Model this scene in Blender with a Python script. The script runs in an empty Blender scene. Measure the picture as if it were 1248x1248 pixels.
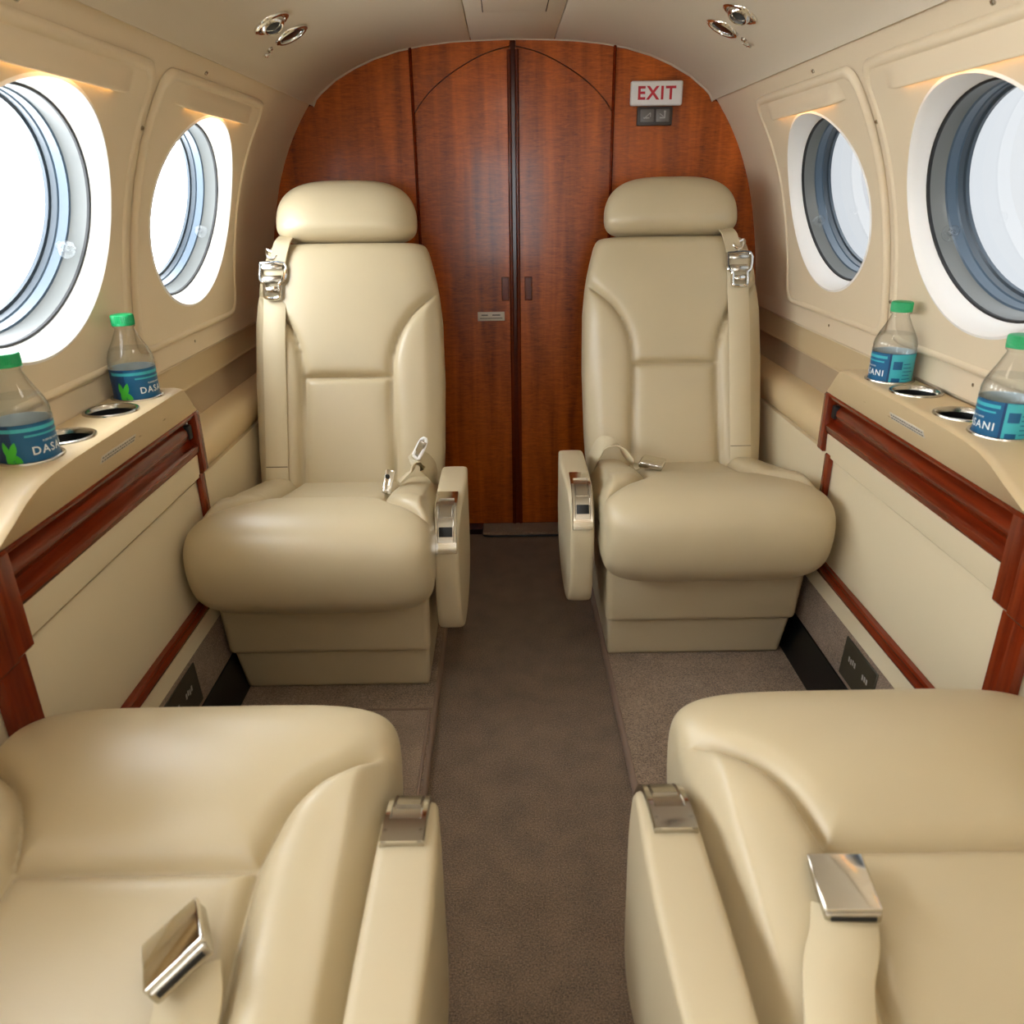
import bpy, bmesh, math, random
import numpy as np
from mathutils import Vector, Matrix
random.seed(7)
SC = bpy.context.scene
COL = SC.collection

# ------------------------------------------------------------------ camera
F_PX, CAM_H, CAM_X, ROLL = 940.0, 0.955, -0.03, math.radians(-0.8)
PITCH = math.atan((624 - 232.0) / F_PX)
YAW = math.atan((624 - 618.0) / F_PX * math.cos(PITCH))
fw = Vector((math.sin(YAW) * math.cos(PITCH), math.cos(YAW) * math.cos(PITCH), -math.sin(PITCH)))
rt = Vector((math.cos(YAW), -math.sin(YAW), 0))
up = rt.cross(fw)
rt, up = rt * math.cos(ROLL) + up * math.sin(ROLL), up * math.cos(ROLL) - rt * math.sin(ROLL)
cam_data = bpy.data.cameras.new('camera')
cam_data.sensor_width = 36.0
cam_data.lens = 36.0 * F_PX / 1248.0
cam_data.clip_start = 0.02
cam_data.dof.use_dof = True
cam_data.dof.focus_distance = 1.75
cam_data.dof.aperture_fstop = 8.0
cam = bpy.data.objects.new('camera', cam_data)
COL.objects.link(cam)
cam.matrix_world = Matrix(((rt.x, up.x, -fw.x, CAM_X), (rt.y, up.y, -fw.y, 0.0), (rt.z, up.z, -fw.z, CAM_H), (0, 0, 0, 1)))
SC.camera = cam

# ------------------------------------------------------------------ view, world, lights
SC.view_settings.view_transform = 'Standard'
SC.view_settings.look = 'None'
SC.view_settings.exposure = 0.2
SC.view_settings.gamma = 1.0
SC.view_settings.use_curve_mapping = False
SC.cycles.use_denoising = True
SC.cycles.max_bounces = 10
SC.cycles.diffuse_bounces = 6
SC.cycles.glossy_bounces = 4
SC.cycles.transmission_bounces = 8
SC.cycles.transparent_max_bounces = 16
SC.cycles.caustics_reflective = False
SC.cycles.caustics_refractive = False
SC.cycles.sample_clamp_indirect = 6.0

SKY_L, SKY_R = 14.0, 0.85          # overcast daylight, brighter on the sun's side (left)
world = bpy.data.worlds.new('overcast_sky')
SC.world = world
world.use_nodes = True
wn, wl = world.node_tree.nodes, world.node_tree.links
wn.clear()
wo = wn.new('ShaderNodeOutputWorld')
bg = wn.new('ShaderNodeBackground')
tc = wn.new('ShaderNodeTexCoord')
sep = wn.new('ShaderNodeSeparateXYZ')
rmp = wn.new('ShaderNodeMapRange')
rmp.interpolation_type = 'SMOOTHSTEP'
rmp.inputs['From Min'].default_value = -0.35
rmp.inputs['From Max'].default_value = 0.35
rmp.inputs['To Min'].default_value = SKY_L
rmp.inputs['To Max'].default_value = SKY_R
wl.new(tc.outputs['Generated'], sep.inputs[0])
wl.new(sep.outputs['X'], rmp.inputs['Value'])
wl.new(rmp.outputs[0], bg.inputs['Strength'])
bg.inputs['Color'].default_value = (0.93, 0.965, 1.0, 1)
wl.new(bg.outputs[0], wo.inputs[0])


def area(name, loc, size, power, rot=(0, 0, 0), color=(1, 0.95, 0.87), size_y=None):
    l = bpy.data.lights.new(name, 'AREA')
    l.energy = power
    l.color = color
    l.shape = 'RECTANGLE'
    l.size = size
    l.size_y = size_y or size
    o = bpy.data.objects.new(name, l)
    o.location = loc
    o.rotation_euler = rot
    COL.objects.link(o)
    return o


# cabin dome lights in the headliner, forward of what the lens sees
area('dome_light', (0, -0.30, 1.275), 0.16, 1.6, size_y=0.7)
area('dome_light', (0, 0.75, 1.284), 0.12, 1.0, size_y=0.2)

# ------------------------------------------------------------------ materials
def s2l(c):
    return tuple(((v / 255) / 12.92 if v / 255 <= 0.04045 else ((v / 255 + 0.055) / 1.055) ** 2.4) for v in c)


def mat(name, rgb, rough=0.5, metal=0.0, bump=None, vary=None, coat=0.0, spec=None, emit=None, sheen=0.0):
    """rgb in sRGB 0-255; bump=(scale, strength, distance); vary=(scale, amount)"""
    m = bpy.data.materials.new(name)
    m.use_nodes = True
    nt = m.node_tree
    b = nt.nodes['Principled BSDF']
    c = s2l(rgb)
    b.inputs['Base Color'].default_value = (*c, 1)
    b.inputs['Roughness'].default_value = rough
    b.inputs['Metallic'].default_value = metal
    if coat:
        b.inputs['Coat Weight'].default_value = coat
        b.inputs['Coat Roughness'].default_value = 0.06
    if spec is not None:
        b.inputs['Specular IOR Level'].default_value = spec
    if sheen:
        b.inputs['Sheen Weight'].default_value = sheen
    if emit:
        b.inputs['Emission Color'].default_value = (*s2l(emit[0]), 1)
        b.inputs['Emission Strength'].default_value = emit[1]
    tcn = nt.nodes.new('ShaderNodeTexCoord')
    if vary:
        n = nt.nodes.new('ShaderNodeTexNoise')
        n.inputs['Scale'].default_value = vary[0]
        n.inputs['Detail'].default_value = 4
        nt.links.new(tcn.outputs['Object'], n.inputs['Vector'])
        r = nt.nodes.new('ShaderNodeValToRGB')
        k = vary[1]
        r.color_ramp.elements[0].color = (*[v * (1 - k) for v in c], 1)
        r.color_ramp.elements[1].color = (*[min(1, v * (1 + k)) for v in c], 1)
        r.color_ramp.elements[0].position = 0.3
        r.color_ramp.elements[1].position = 0.7
        nt.links.new(n.outputs['Fac'], r.inputs[0])
        nt.links.new(r.outputs[0], b.inputs['Base Color'])
    if bump:
        n = nt.nodes.new('ShaderNodeTexVoronoi' if len(bump) > 3 else 'ShaderNodeTexNoise')
        n.inputs['Scale'].default_value = bump[0]
        nt.links.new(tcn.outputs['Object'], n.inputs['Vector'])
        bp = nt.nodes.new('ShaderNodeBump')
        bp.inputs['Strength'].default_value = bump[1]
        bp.inputs['Distance'].default_value = bump[2]
        nt.links.new(n.outputs[0], bp.inputs['Height'])
        nt.links.new(bp.outputs[0], b.inputs['Normal'])
    return m


def wood_mat(name, dark, light, scale=1.0, rough=0.28, fig=0.5, along=(14, 14, 1.1), cross=(20, 20, 130)):
    m = bpy.data.materials.new(name)
    m.use_nodes = True
    nt = m.node_tree
    N, L = nt.nodes, nt.links
    b = N['Principled BSDF']
    b.inputs['Roughness'].default_value = rough
    b.inputs['Coat Weight'].default_value = 0.3
    b.inputs['Specular IOR Level'].default_value = 0.3
    b.inputs['Coat Roughness'].default_value = 0.13
    tcn = N.new('ShaderNodeTexCoord')
    mp = N.new('ShaderNodeMapping')
    mp.inputs['Scale'].default_value = tuple(v * scale for v in along)
    L.new(tcn.outputs['Object'], mp.inputs[0])
    n1 = N.new('ShaderNodeTexNoise')
    n1.inputs['Scale'].default_value = 2.0
    n1.inputs['Detail'].default_value = 6
    n1.inputs['Distortion'].default_value = 0.4
    L.new(mp.outputs[0], n1.inputs['Vector'])
    # cross figure: short wavy ripples running across the grain
    mp2 = N.new('ShaderNodeMapping')
    mp2.inputs['Scale'].default_value = tuple(v * scale for v in cross)
    L.new(tcn.outputs['Object'], mp2.inputs[0])
    n2 = N.new('ShaderNodeTexNoise')
    n2.inputs['Scale'].default_value = 1.6
    n2.inputs['Detail'].default_value = 3
    n2.inputs['Distortion'].default_value = 1.2
    L.new(mp2.outputs[0], n2.inputs['Vector'])
    mx = N.new('ShaderNodeMix')
    mx.data_type = 'FLOAT'
    mx.inputs[0].default_value = fig
    L.new(n1.outputs['Fac'], mx.inputs[2])
    L.new(n2.outputs['Fac'], mx.inputs[3])
    r = N.new('ShaderNodeValToRGB')
    r.color_ramp.elements[0].position = 0.33
    r.color_ramp.elements[1].position = 0.66
    r.color_ramp.elements[0].color = (*s2l(dark), 1)
    r.color_ramp.elements[1].color = (*s2l(light), 1)
    L.new(mx.outputs[0], r.inputs[0])
    L.new(r.outputs[0], b.inputs['Base Color'])
    return m


M = {}
M['leather'] = mat('cream_leather', (196, 181, 148), 0.36, bump=(900, 0.10, 0.0006, 'v'), vary=(6, 0.03))
M['leather_trim'] = mat('cream_leather_trim', (193, 178, 146), 0.45, bump=(900, 0.10, 0.0006, 'v'))
M['base'] = mat('seat_base_cream', (195, 181, 150), 0.5)
M['wall'] = mat('cream_sidewall', (224, 207, 178), 0.55, bump=(700, 0.05, 0.0004))
M['panel'] = mat('cream_window_panel', (226, 209, 179), 0.5, bump=(700, 0.05, 0.0004))
M['ceil'] = mat('cream_headliner', (206, 194, 172), 0.7, bump=(1200, 0.08, 0.0004))
M['band'] = mat('sill_band_vinyl', (204, 182, 142), 0.55, bump=(800, 0.1, 0.0004))
M['band_dark'] = mat('taupe_fabric_band', (178, 157, 127), 0.8, bump=(1400, 0.2, 0.0006))
M['lower'] = mat('cream_ultraleather', (212, 198, 166), 0.6, bump=(900, 0.08, 0.0004))
M['console'] = mat('console_vinyl', (215, 192, 150), 0.42, bump=(900, 0.08, 0.0004))
M['reveal'] = mat('white_reveal', (245, 243, 238), 0.5)
M['black'] = mat('black_rubber', (12, 12, 13), 0.5)
M['blackmetal'] = mat('black_duct', (14, 15, 17), 0.35)
M['ring_grey'] = mat('grey_shade_ring', (112, 115, 113), 0.35)
M['ring_blue'] = mat('blue_grey_rim', (72, 90, 106), 0.3)
M['ring_dark'] = mat('dark_grey_rim', (52, 65, 76), 0.35)
M['chrome'] = mat('polished_chrome', (225, 222, 215), 0.09, metal=1.0)
M['nickel'] = mat('brushed_nickel', (190, 184, 172), 0.24, metal=1.0)
M['dark_glass'] = mat('dark_lens', (30, 34, 36), 0.08)
M['wood'] = wood_mat('mahogany_figured', (112, 45, 6), (202, 100, 22), 1.0, 0.3, 0.38)
M['wood_dark'] = wood_mat('mahogany_moulding', (74, 24, 8), (120, 46, 16), 1.0, 0.22, 0.2)
M['wood_red'] = wood_mat('red_mahogany_trim', (92, 27, 8), (124, 42, 14), 1.5, 0.2, 0.1, (30, 2, 30), (30, 30, 30))
M['wood_post'] = wood_mat('red_mahogany_post', (92, 27, 8), (130, 46, 16), 1.5, 0.2, 0.1, (30, 30, 2), (30, 30, 30))
M['dark_brown'] = mat('matte_dark_brown', (40, 14, 8), 0.6)  # one even dark brown for hatch joints, belt stitching and the subfloor
M['web'] = mat('belt_webbing', (207, 193, 160), 0.6, bump=(1600, 0.15, 0.0004))
M['white_plastic'] = mat('white_plastic', (232, 230, 226), 0.4)
M['sign_red'] = mat('sign_red', (190, 30, 45), 0.5)
M['grey_plastic'] = mat('dark_grey_plastic', (58, 52, 48), 0.45)
M['grey_lens'] = mat('grey_lens', (104, 100, 96), 0.3)
M['light_grey'] = mat('light_grey_print', (170, 168, 164), 0.5)
M['ink'] = mat('grey_ink', (110, 106, 100), 0.6)
M['plate'] = mat('bronze_plate', (66, 62, 50), 0.4, metal=0.3)
M['placard'] = mat('silver_placard', (214, 206, 192), 0.4)
M['cap'] = mat('green_cap', (0, 158, 92), 0.4)
M['label_navy'] = mat('label_navy', (10, 58, 104), 0.4)
M['label_teal'] = mat('label_teal', (60, 176, 190), 0.4)
M['label_white'] = mat('label_white', (228, 238, 240), 0.5)
M['leaf'] = mat('leaf_green', (70, 196, 60), 0.5)
M['glow'] = mat('warm_led', (255, 190, 100), 0.5, emit=((255, 196, 110), 16.0))


def carpet(name, a, b_):
    m = mat(name, a, 0.95, bump=(650, 0.9, 0.004), sheen=0.2)
    nt = m.node_tree
    N, L = nt.nodes, nt.links
    b = N['Principled BSDF']
    tcn = N.new('ShaderNodeTexCoord')
    n = N.new('ShaderNodeTexNoise')
    n.inputs['Scale'].default_value = 420
    n.inputs['Detail'].default_value = 2
    L.new(tcn.outputs['Object'], n.inputs['Vector'])
    n2 = N.new('ShaderNodeTexNoise')
    n2.inputs['Scale'].default_value = 18
    L.new(tcn.outputs['Object'], n2.inputs['Vector'])
    ad = N.new('ShaderNodeMath')
    ad.operation = 'MULTIPLY_ADD'
    ad.inputs[1].default_value = 0.25
    L.new(n2.outputs['Fac'], ad.inputs[0])
    L.new(n.outputs['Fac'], ad.inputs[2])
    r = N.new('ShaderNodeValToRGB')
    r.color_ramp.elements[0].position = 0.45
    r.color_ramp.elements[1].position = 0.85
    r.color_ramp.elements[0].color = (*s2l(a), 1)
    r.color_ramp.elements[1].color = (*s2l(b_), 1)
    L.new(ad.outputs[0], r.inputs[0])
    L.new(r.outputs[0], b.inputs['Base Color'])
    return m


M['carpet_aisle'] = carpet('aisle_carpet', (84, 66, 46), (158, 130, 102))
M['carpet_side'] = carpet('side_carpet', (108, 88, 68), (186, 158, 130))
M['binding'] = mat('carpet_binding', (132, 110, 94), 0.9)


def glass_mat(name, tint, gloss=0.05, edge=1.0):
    m = bpy.data.materials.new(name)
    m.use_nodes = True
    nt = m.node_tree
    nt.nodes.clear()
    out = nt.nodes.new('ShaderNodeOutputMaterial')
    t = nt.nodes.new('ShaderNodeBsdfTransparent')
    t.inputs[0].default_value = (*tint, 1)
    g = nt.nodes.new('ShaderNodeBsdfGlossy')
    g.inputs['Roughness'].default_value = 0.04
    lw = nt.nodes.new('ShaderNodeLayerWeight')         # same from both faces, unlike a one-way Fresnel
    lw.inputs[0].default_value = 0.5
    pw = nt.nodes.new('ShaderNodeMath')
    pw.operation = 'POWER'
    pw.inputs[1].default_value = 3.0
    fr = nt.nodes.new('ShaderNodeMath')
    fr.operation = 'MULTIPLY_ADD'
    fr.inputs[1].default_value = 0.75
    fr.inputs[2].default_value = gloss
    nt.links.new(lw.outputs['Facing'], pw.inputs[0])
    nt.links.new(pw.outputs[0], fr.inputs[0])
    mx = nt.nodes.new('ShaderNodeMixShader')
    nt.links.new(fr.outputs[0], mx.inputs[0])
    nt.links.new(t.outputs[0], mx.inputs[1])
    nt.links.new(g.outputs[0], mx.inputs[2])
    nt.links.new(mx.outputs[0], out.inputs[0])
    # a longer way through the material at grazing view tints it more
    tm = nt.nodes.new('ShaderNodeMix')
    tm.data_type = 'RGBA'
    tm.inputs[6].default_value = (*tint, 1)
    tm.inputs[7].default_value = (*[v * edge for v in tint], 1)
    nt.links.new(pw.outputs[0], tm.inputs[0])
    nt.links.new(tm.outputs[2], t.inputs[0])
    return m


M['pane'] = glass_mat('window_pane', (0.96, 0.975, 0.985))
M['clear'] = glass_mat('clear_plastic', (0.955, 0.965, 0.97), 0.022, 0.45)


M['water'] = glass_mat('water', (0.97, 0.985, 0.99), 0.015)


def label_mat(name, rgb, back):
    """printed film: ink outside, pale unprinted inside"""
    m = mat(name, rgb, 0.4)
    nt = m.node_tree
    g = nt.nodes.new('ShaderNodeNewGeometry')
    mx = nt.nodes.new('ShaderNodeMix')
    mx.data_type = 'RGBA'
    mx.inputs[6].default_value = (*s2l(rgb), 1)
    mx.inputs[7].default_value = (*s2l(back), 1)
    nt.links.new(g.outputs['Backfacing'], mx.inputs[0])
    nt.links.new(mx.outputs[2], nt.nodes['Principled BSDF'].inputs['Base Color'])
    return m


M['label_blue'] = label_mat('label_blue', (8, 92, 138), (214, 224, 226))

# ------------------------------------------------------------------ helpers
def link(name, me, m=None, parent=None, smooth=True, angle=40):
    o = bpy.data.objects.new(name, me)
    COL.objects.link(o)
    if m is not None:
        me.materials.append(M[m] if isinstance(m, str) else m)
    if smooth:
        me.polygons.foreach_set('use_smooth', [True] * len(me.polygons))
        try:
            me.set_sharp_from_angle(angle=math.radians(angle))
        except Exception:
            pass
    if parent is not None:
        o.parent = parent
    return o


def mesh(name, verts, faces, m=None, parent=None, smooth=True, angle=40):
    me = bpy.data.meshes.new(name)
    me.from_pydata([tuple(map(float, v)) for v in verts], [], faces)
    me.update()
    return link(name, me, m, parent, smooth, angle)


def from_bm(name, bm, m=None, parent=None, smooth=True, angle=40):
    bmesh.ops.recalc_face_normals(bm, faces=bm.faces)
    me = bpy.data.meshes.new(name)
    bm.to_mesh(me)
    bm.free()
    return link(name, me, m, parent, smooth, angle)


def bm_box(bm, c, s, bev=0.0, seg=2, rot=None):
    r = bmesh.ops.create_cube(bm, size=1.0)
    vs = r['verts']
    for v in vs:
        v.co = Vector((v.co.x * s[0], v.co.y * s[1], v.co.z * s[2]))
    if bev > 0:
        es = list({e for v in vs for e in v.link_edges})
        r2 = bmesh.ops.bevel(bm, geom=es, offset=bev, segments=seg, profile=0.6, affect='EDGES')
        vs = list({v for f in r2['faces'] for v in f.verts} | {v for v in vs if v.is_valid})
    for v in vs:
        if rot is not None:
            v.co = rot @ v.co
        v.co += Vector(c)
    return vs


def box(name, c, s, m, parent=None, bev=0.003, seg=2, rot=None):
    bm = bmesh.new()
    bm_box(bm, c, s, bev, seg, rot)
    return from_bm(name, bm, m, parent)


def prism(name, pts, axis, a, b, m, parent=None, bev=0.0, seg=2, angle=40, only_long=False):
    """closed polygon pts (2-D) extruded along axis ('x','y','z') from a to b"""
    bm = bmesh.new()
    def P(p, t):
        return {'x': (t, p[0], p[1]), 'y': (p[0], t, p[1]), 'z': (p[0], p[1], t)}[axis]
    lo = [bm.verts.new(P(p, a)) for p in pts]
    hi = [bm.verts.new(P(p, b)) for p in pts]
    n = len(pts)
    bm.faces.new(lo[::-1])
    bm.faces.new(hi)
    for i in range(n):
        bm.faces.new((lo[i], lo[(i + 1) % n], hi[(i + 1) % n], hi[i]))
    bmesh.ops.recalc_face_normals(bm, faces=bm.faces)
    if bev > 0:
        es = [e for e in bm.edges if (len(e.link_faces) == 2 and e.calc_face_angle(0) > 0.35)]
        bmesh.ops.bevel(bm, geom=es, offset=bev, segments=seg, profile=0.6, affect='EDGES', clamp_overlap=True)
    return from_bm(name, bm, m, parent, True, angle)


def strip(name, pts, axis, a, b, m, parent=None, n=1, angle=40):
    """open profile pts extruded along axis: a single surface"""
    vs, fs = [], []
    k = len(pts)
    for j in range(n + 1):
        t = a + (b - a) * j / n
        for p in pts:
            vs.append({'x': (t, p[0], p[1]), 'y': (p[0], t, p[1]), 'z': (p[0], p[1], t)}[axis])
    for j in range(n):
        for i in range(k - 1):
            fs.append((j * k + i, j * k + i + 1, (j + 1) * k + i + 1, (j + 1) * k + i))
    return mesh(name, vs, fs, m, parent, True, angle)


def loft(name, rings, m, parent=None, cap0=False, cap1=False, closed=True, angle=40):
    vs, fs = [], []
    k = len(rings[0])
    for r in rings:
        vs.extend(r)
    for j in range(len(rings) - 1):
        for i in range(k if closed else k - 1):
            i2 = (i + 1) % k
            fs.append((j * k + i, j * k + i2, (j + 1) * k + i2, (j + 1) * k + i))
    if cap0:
        fs.append(tuple(range(k))[::-1])
    if cap1:
        fs.append(tuple(range((len(rings) - 1) * k, len(rings) * k)))
    bm = bmesh.new()
    bv = [bm.verts.new(tuple(map(float, v))) for v in vs]
    for f in fs:
        try:
            bm.faces.new([bv[i] for i in f])
        except ValueError:
            pass
    return from_bm(name, bm, m, parent, True, angle)


def lathe(name, prof, c, m, parent=None, n=40, axis=None, angle=35, cap=False):
    """prof: list of (r, h); axis: unit Vector"""
    ax = Vector(axis or (0, 0, 1)).normalized()
    u = ax.orthogonal().normalized()
    w = ax.cross(u)
    rings = []
    for r, h in prof:
        rings.append([Vector(c) + ax * h + (u * math.cos(2 * math.pi * i / n) + w * math.sin(2 * math.pi * i / n)) * max(r, 1e-5) for i in range(n)])
    return loft(name, rings, m, parent, cap, cap, True, angle)


def catmull(pts, n=8):
    pts = [np.array(p, float) for p in pts]
    out = []
    for i in range(len(pts) - 1):
        p0 = pts[i - 1] if i > 0 else 2 * pts[0] - pts[1]
        p1, p2 = pts[i], pts[i + 1]
        p3 = pts[i + 2] if i + 2 < len(pts) else 2 * pts[-1] - pts[-2]
        for t in np.linspace(0, 1, n, endpoint=False):
            out.append(0.5 * ((2 * p1) + (-p0 + p2) * t + (2 * p0 - 5 * p1 + 4 * p2 - p3) * t * t + (-p0 + 3 * p1 - 3 * p2 + p3) * t ** 3))
    out.append(pts[-1])
    return np.array(out)


def ribbon(name, path, wdir, width, thick, m, parent=None, sm=8):
    """webbing along path; wdir = width direction (one vector or one per path point)"""
    P = catmull(path, sm)
    if isinstance(wdir[0], (int, float)):
        W = [Vector(wdir).normalized()] * len(P)
    else:
        W = [Vector(tuple(w)).normalized() for w in catmull(wdir, sm)]
    rings = []
    for i, p in enumerate(P):
        a, b = P[max(0, i - 1)], P[min(len(P) - 1, i + 1)]
        t = Vector(tuple(b - a)).normalized()
        w = (W[i] - t * W[i].dot(t)).normalized()
        n = w.cross(t)
        h, k = width / 2, thick / 2
        c = Vector(tuple(p))
        rings.append([c - w * h - n * k * .4, c - w * (h - .001) - n * k, c + w * (h - .001) - n * k, c + w * h - n * k * .4,
                      c + w * h + n * k * .4, c + w * (h - .001) + n * k, c - w * (h - .001) + n * k, c - w * h + n * k * .4])
    return loft(name, rings, m, parent, True, True, True, 50)


def tube(name, path, r, m, parent=None, n=10, closed=False, sm=6):
    P = catmull(path, sm)
    rings = []
    for i, p in enumerate(P):
        a, b = P[max(0, i - 1)], P[min(len(P) - 1, i + 1)]
        t = Vector(tuple(b - a)).normalized()
        u = t.orthogonal().normalized() if i == 0 else (u - t * u.dot(t)).normalized()
        w = t.cross(u)
        rings.append([Vector(tuple(p)) + (u * math.cos(2 * math.pi * k / n) + w * math.sin(2 * math.pi * k / n)) * r for k in range(n)])
    return loft(name, rings, m, parent, True, True)


def empty(name, loc, rz=0.0):
    o = bpy.data.objects.new(name, None)
    o.empty_display_size = 0.05
    COL.objects.link(o)
    o.location = loc
    o.rotation_euler = (0, 0, rz)
    return o


def tag(o, label, cat=None, group=None, kind=None):
    o['label'] = label
    if cat:
        o['category'] = cat
    if group:
        o['group'] = group
    if kind:
        o['kind'] = kind
    return o


def struct(o, label=None):
    o['kind'] = 'structure'
    if label:
        o['label'] = label
    return o


def text_mesh(s, size, bold=0.0, spacing=1.0):
    """flat lettering as (verts Nx2, faces) centred on the origin"""
    cu = bpy.data.curves.new('lettering', 'FONT')
    cu.body = s
    cu.size = size
    cu.offset = bold
    cu.space_character = spacing
    cu.resolution_u = 3
    cu.align_x = 'CENTER'
    cu.align_y = 'CENTER'
    o = bpy.data.objects.new('lettering', cu)
    COL.objects.link(o)
    dg = bpy.context.evaluated_depsgraph_get()
    me = bpy.data.meshes.new_from_object(o.evaluated_get(dg))
    vs = np.array([v.co[:] for v in me.vertices])
    fs = [tuple(p.vertices) for p in me.polygons]
    bpy.data.objects.remove(o)
    bpy.data.curves.remove(cu)
    bpy.data.meshes.remove(me)
    vs[:, 0] -= (vs[:, 0].max() + vs[:, 0].min()) / 2
    vs[:, 1] -= (vs[:, 1].max() + vs[:, 1].min()) / 2
    return vs, fs


# ------------------------------------------------------------------ cabin section
YB, YF = 2.18, -1.6                                    # aft bulkhead, forward partition
WZ = np.array([.60, .653, .70, .76, .80, .88, .96, 1.035, 1.11, 1.168])
WX = np.array([.662, .660, .657, .652, .648, .634, .612, .584, .547, .503])
WPOLY = np.polyfit(WZ, WX, 4)


def wx(z):
    return float(np.polyval(WPOLY, z))


def wnorm(z):
    d = float(np.polyval(np.polyder(WPOLY), z))
    n = Vector((1, 0, -d)).normalized()                # outward (x, z)
    return n


def surf(side, y, z, off=0.0):
    """point on the sidewall liner; off > 0 goes outboard"""
    n = wnorm(z)
    return Vector((side * (wx(z) + off * n.x), y, z + off * n.z))


WIN_Z, WIN_RZ, WIN_RY = .9225, .1655, .2015
WIN_L = [1.578, 1.033, .490, -.053, -.596, -1.139]
WIN_R = [1.652, 1.110, .567, .024, -.519, -1.062]


def rect_dir(a, hy0, hy1, hz0, hz1, r=0.0):
    """distance from the origin to a (rounded) rectangle along angle a"""
    c, s = math.cos(a), math.sin(a)
    t = 1e9
    if c > 1e-9: t = min(t, hy1 / c)
    if c < -1e-9: t = min(t, hy0 / -c)
    if s > 1e-9: t = min(t, hz1 / s)
    if s < -1e-9: t = min(t, hz0 / -s)
    if r > 0:
        y, z = t * c, t * s
        cy = hy1 - r if y > 0 else -(hy0 - r)
        cz = hz1 - r if z > 0 else -(hz0 - r)
        if abs(y) > abs(cy) and abs(z) > abs(cz) and y * cy > 0 and z * cz > 0:
            # intersect the ray with the corner circle
            bq = -(c * cy + s * cz)
            cq = cy * cy + cz * cz - r * r
            disc = bq * bq - cq
            if disc > 0:
                t = -bq + math.sqrt(disc)
    return t


def polar_patch(side, yc, hy0, hy1, z0, z1, ry, rz, off, nrad=7, r=0.0, zc=WIN_Z, extra=()):
    """rings from an ellipse out to a rectangle on the liner surface; (y, z) domain"""
    hz0, hz1 = zc - z0, z1 - zc
    angs = list(np.linspace(0, 2 * math.pi, 96, endpoint=False))
    for sy, sz in ((hy1, hz1), (-hy0, hz1), (-hy0, -hz0), (hy1, -hz0)):
        angs.append(math.atan2(sz, sy) % (2 * math.pi))
    angs = sorted(set(round(a, 6) for a in angs))
    inner = [(ry * math.cos(a), rz * math.sin(a)) for a in angs]
    rings = []
    for k in range(nrad + 1):
        f = k / nrad
        ring = []
        for i, a in enumerate(angs):
            iy, iz = inner[i]
            ang = math.atan2(iz, iy)
            # outer point along the true direction a (not the ellipse's)
            t = rect_dir(a, hy0, hy1, hz0, hz1, r)
            oy, oz = t * math.cos(a), t * math.sin(a)
            y, z = iy + (oy - iy) * f, iz + (oz - iz) * f
            ring.append((yc + y, zc + z))
        rings.append(ring)
    return rings


def wall_mesh(side, wins, z0, z1):
    vs, fs = [], []
    edges = [YF] + sorted([(a + b) / 2 for a, b in zip(wins[:-1], wins[1:])]) + [wins[0] + .272, YB]
    cs = sorted(wins)
    for i, yc in enumerate(cs):
        ya, yb = edges[i], edges[i + 1]
        rings = polar_patch(side, yc, yc - ya, yb - yc, z0, z1, WIN_RY, WIN_RZ, 0)
        base = len(vs)
        n = len(rings[0])
        for r in rings:
            vs.extend(surf(side, y, z) for y, z in r)
        for k in range(len(rings) - 1):
            for j in range(n):
                j2 = (j + 1) % n
                fs.append((base + k * n + j, base + k * n + j2, base + (k + 1) * n + j2, base + (k + 1) * n + j))
    ya, yb = edges[-2], edges[-1]
    base = len(vs)
    nz = 24
    for y in (ya, yb):
        vs.extend(surf(side, y, z0 + (z1 - z0) * k / nz) for k in range(nz + 1))
    for k in range(nz):
        fs.append((base + k, base + k + 1, base + nz + 2 + k, base + nz + 1 + k))
    return vs, fs


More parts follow.
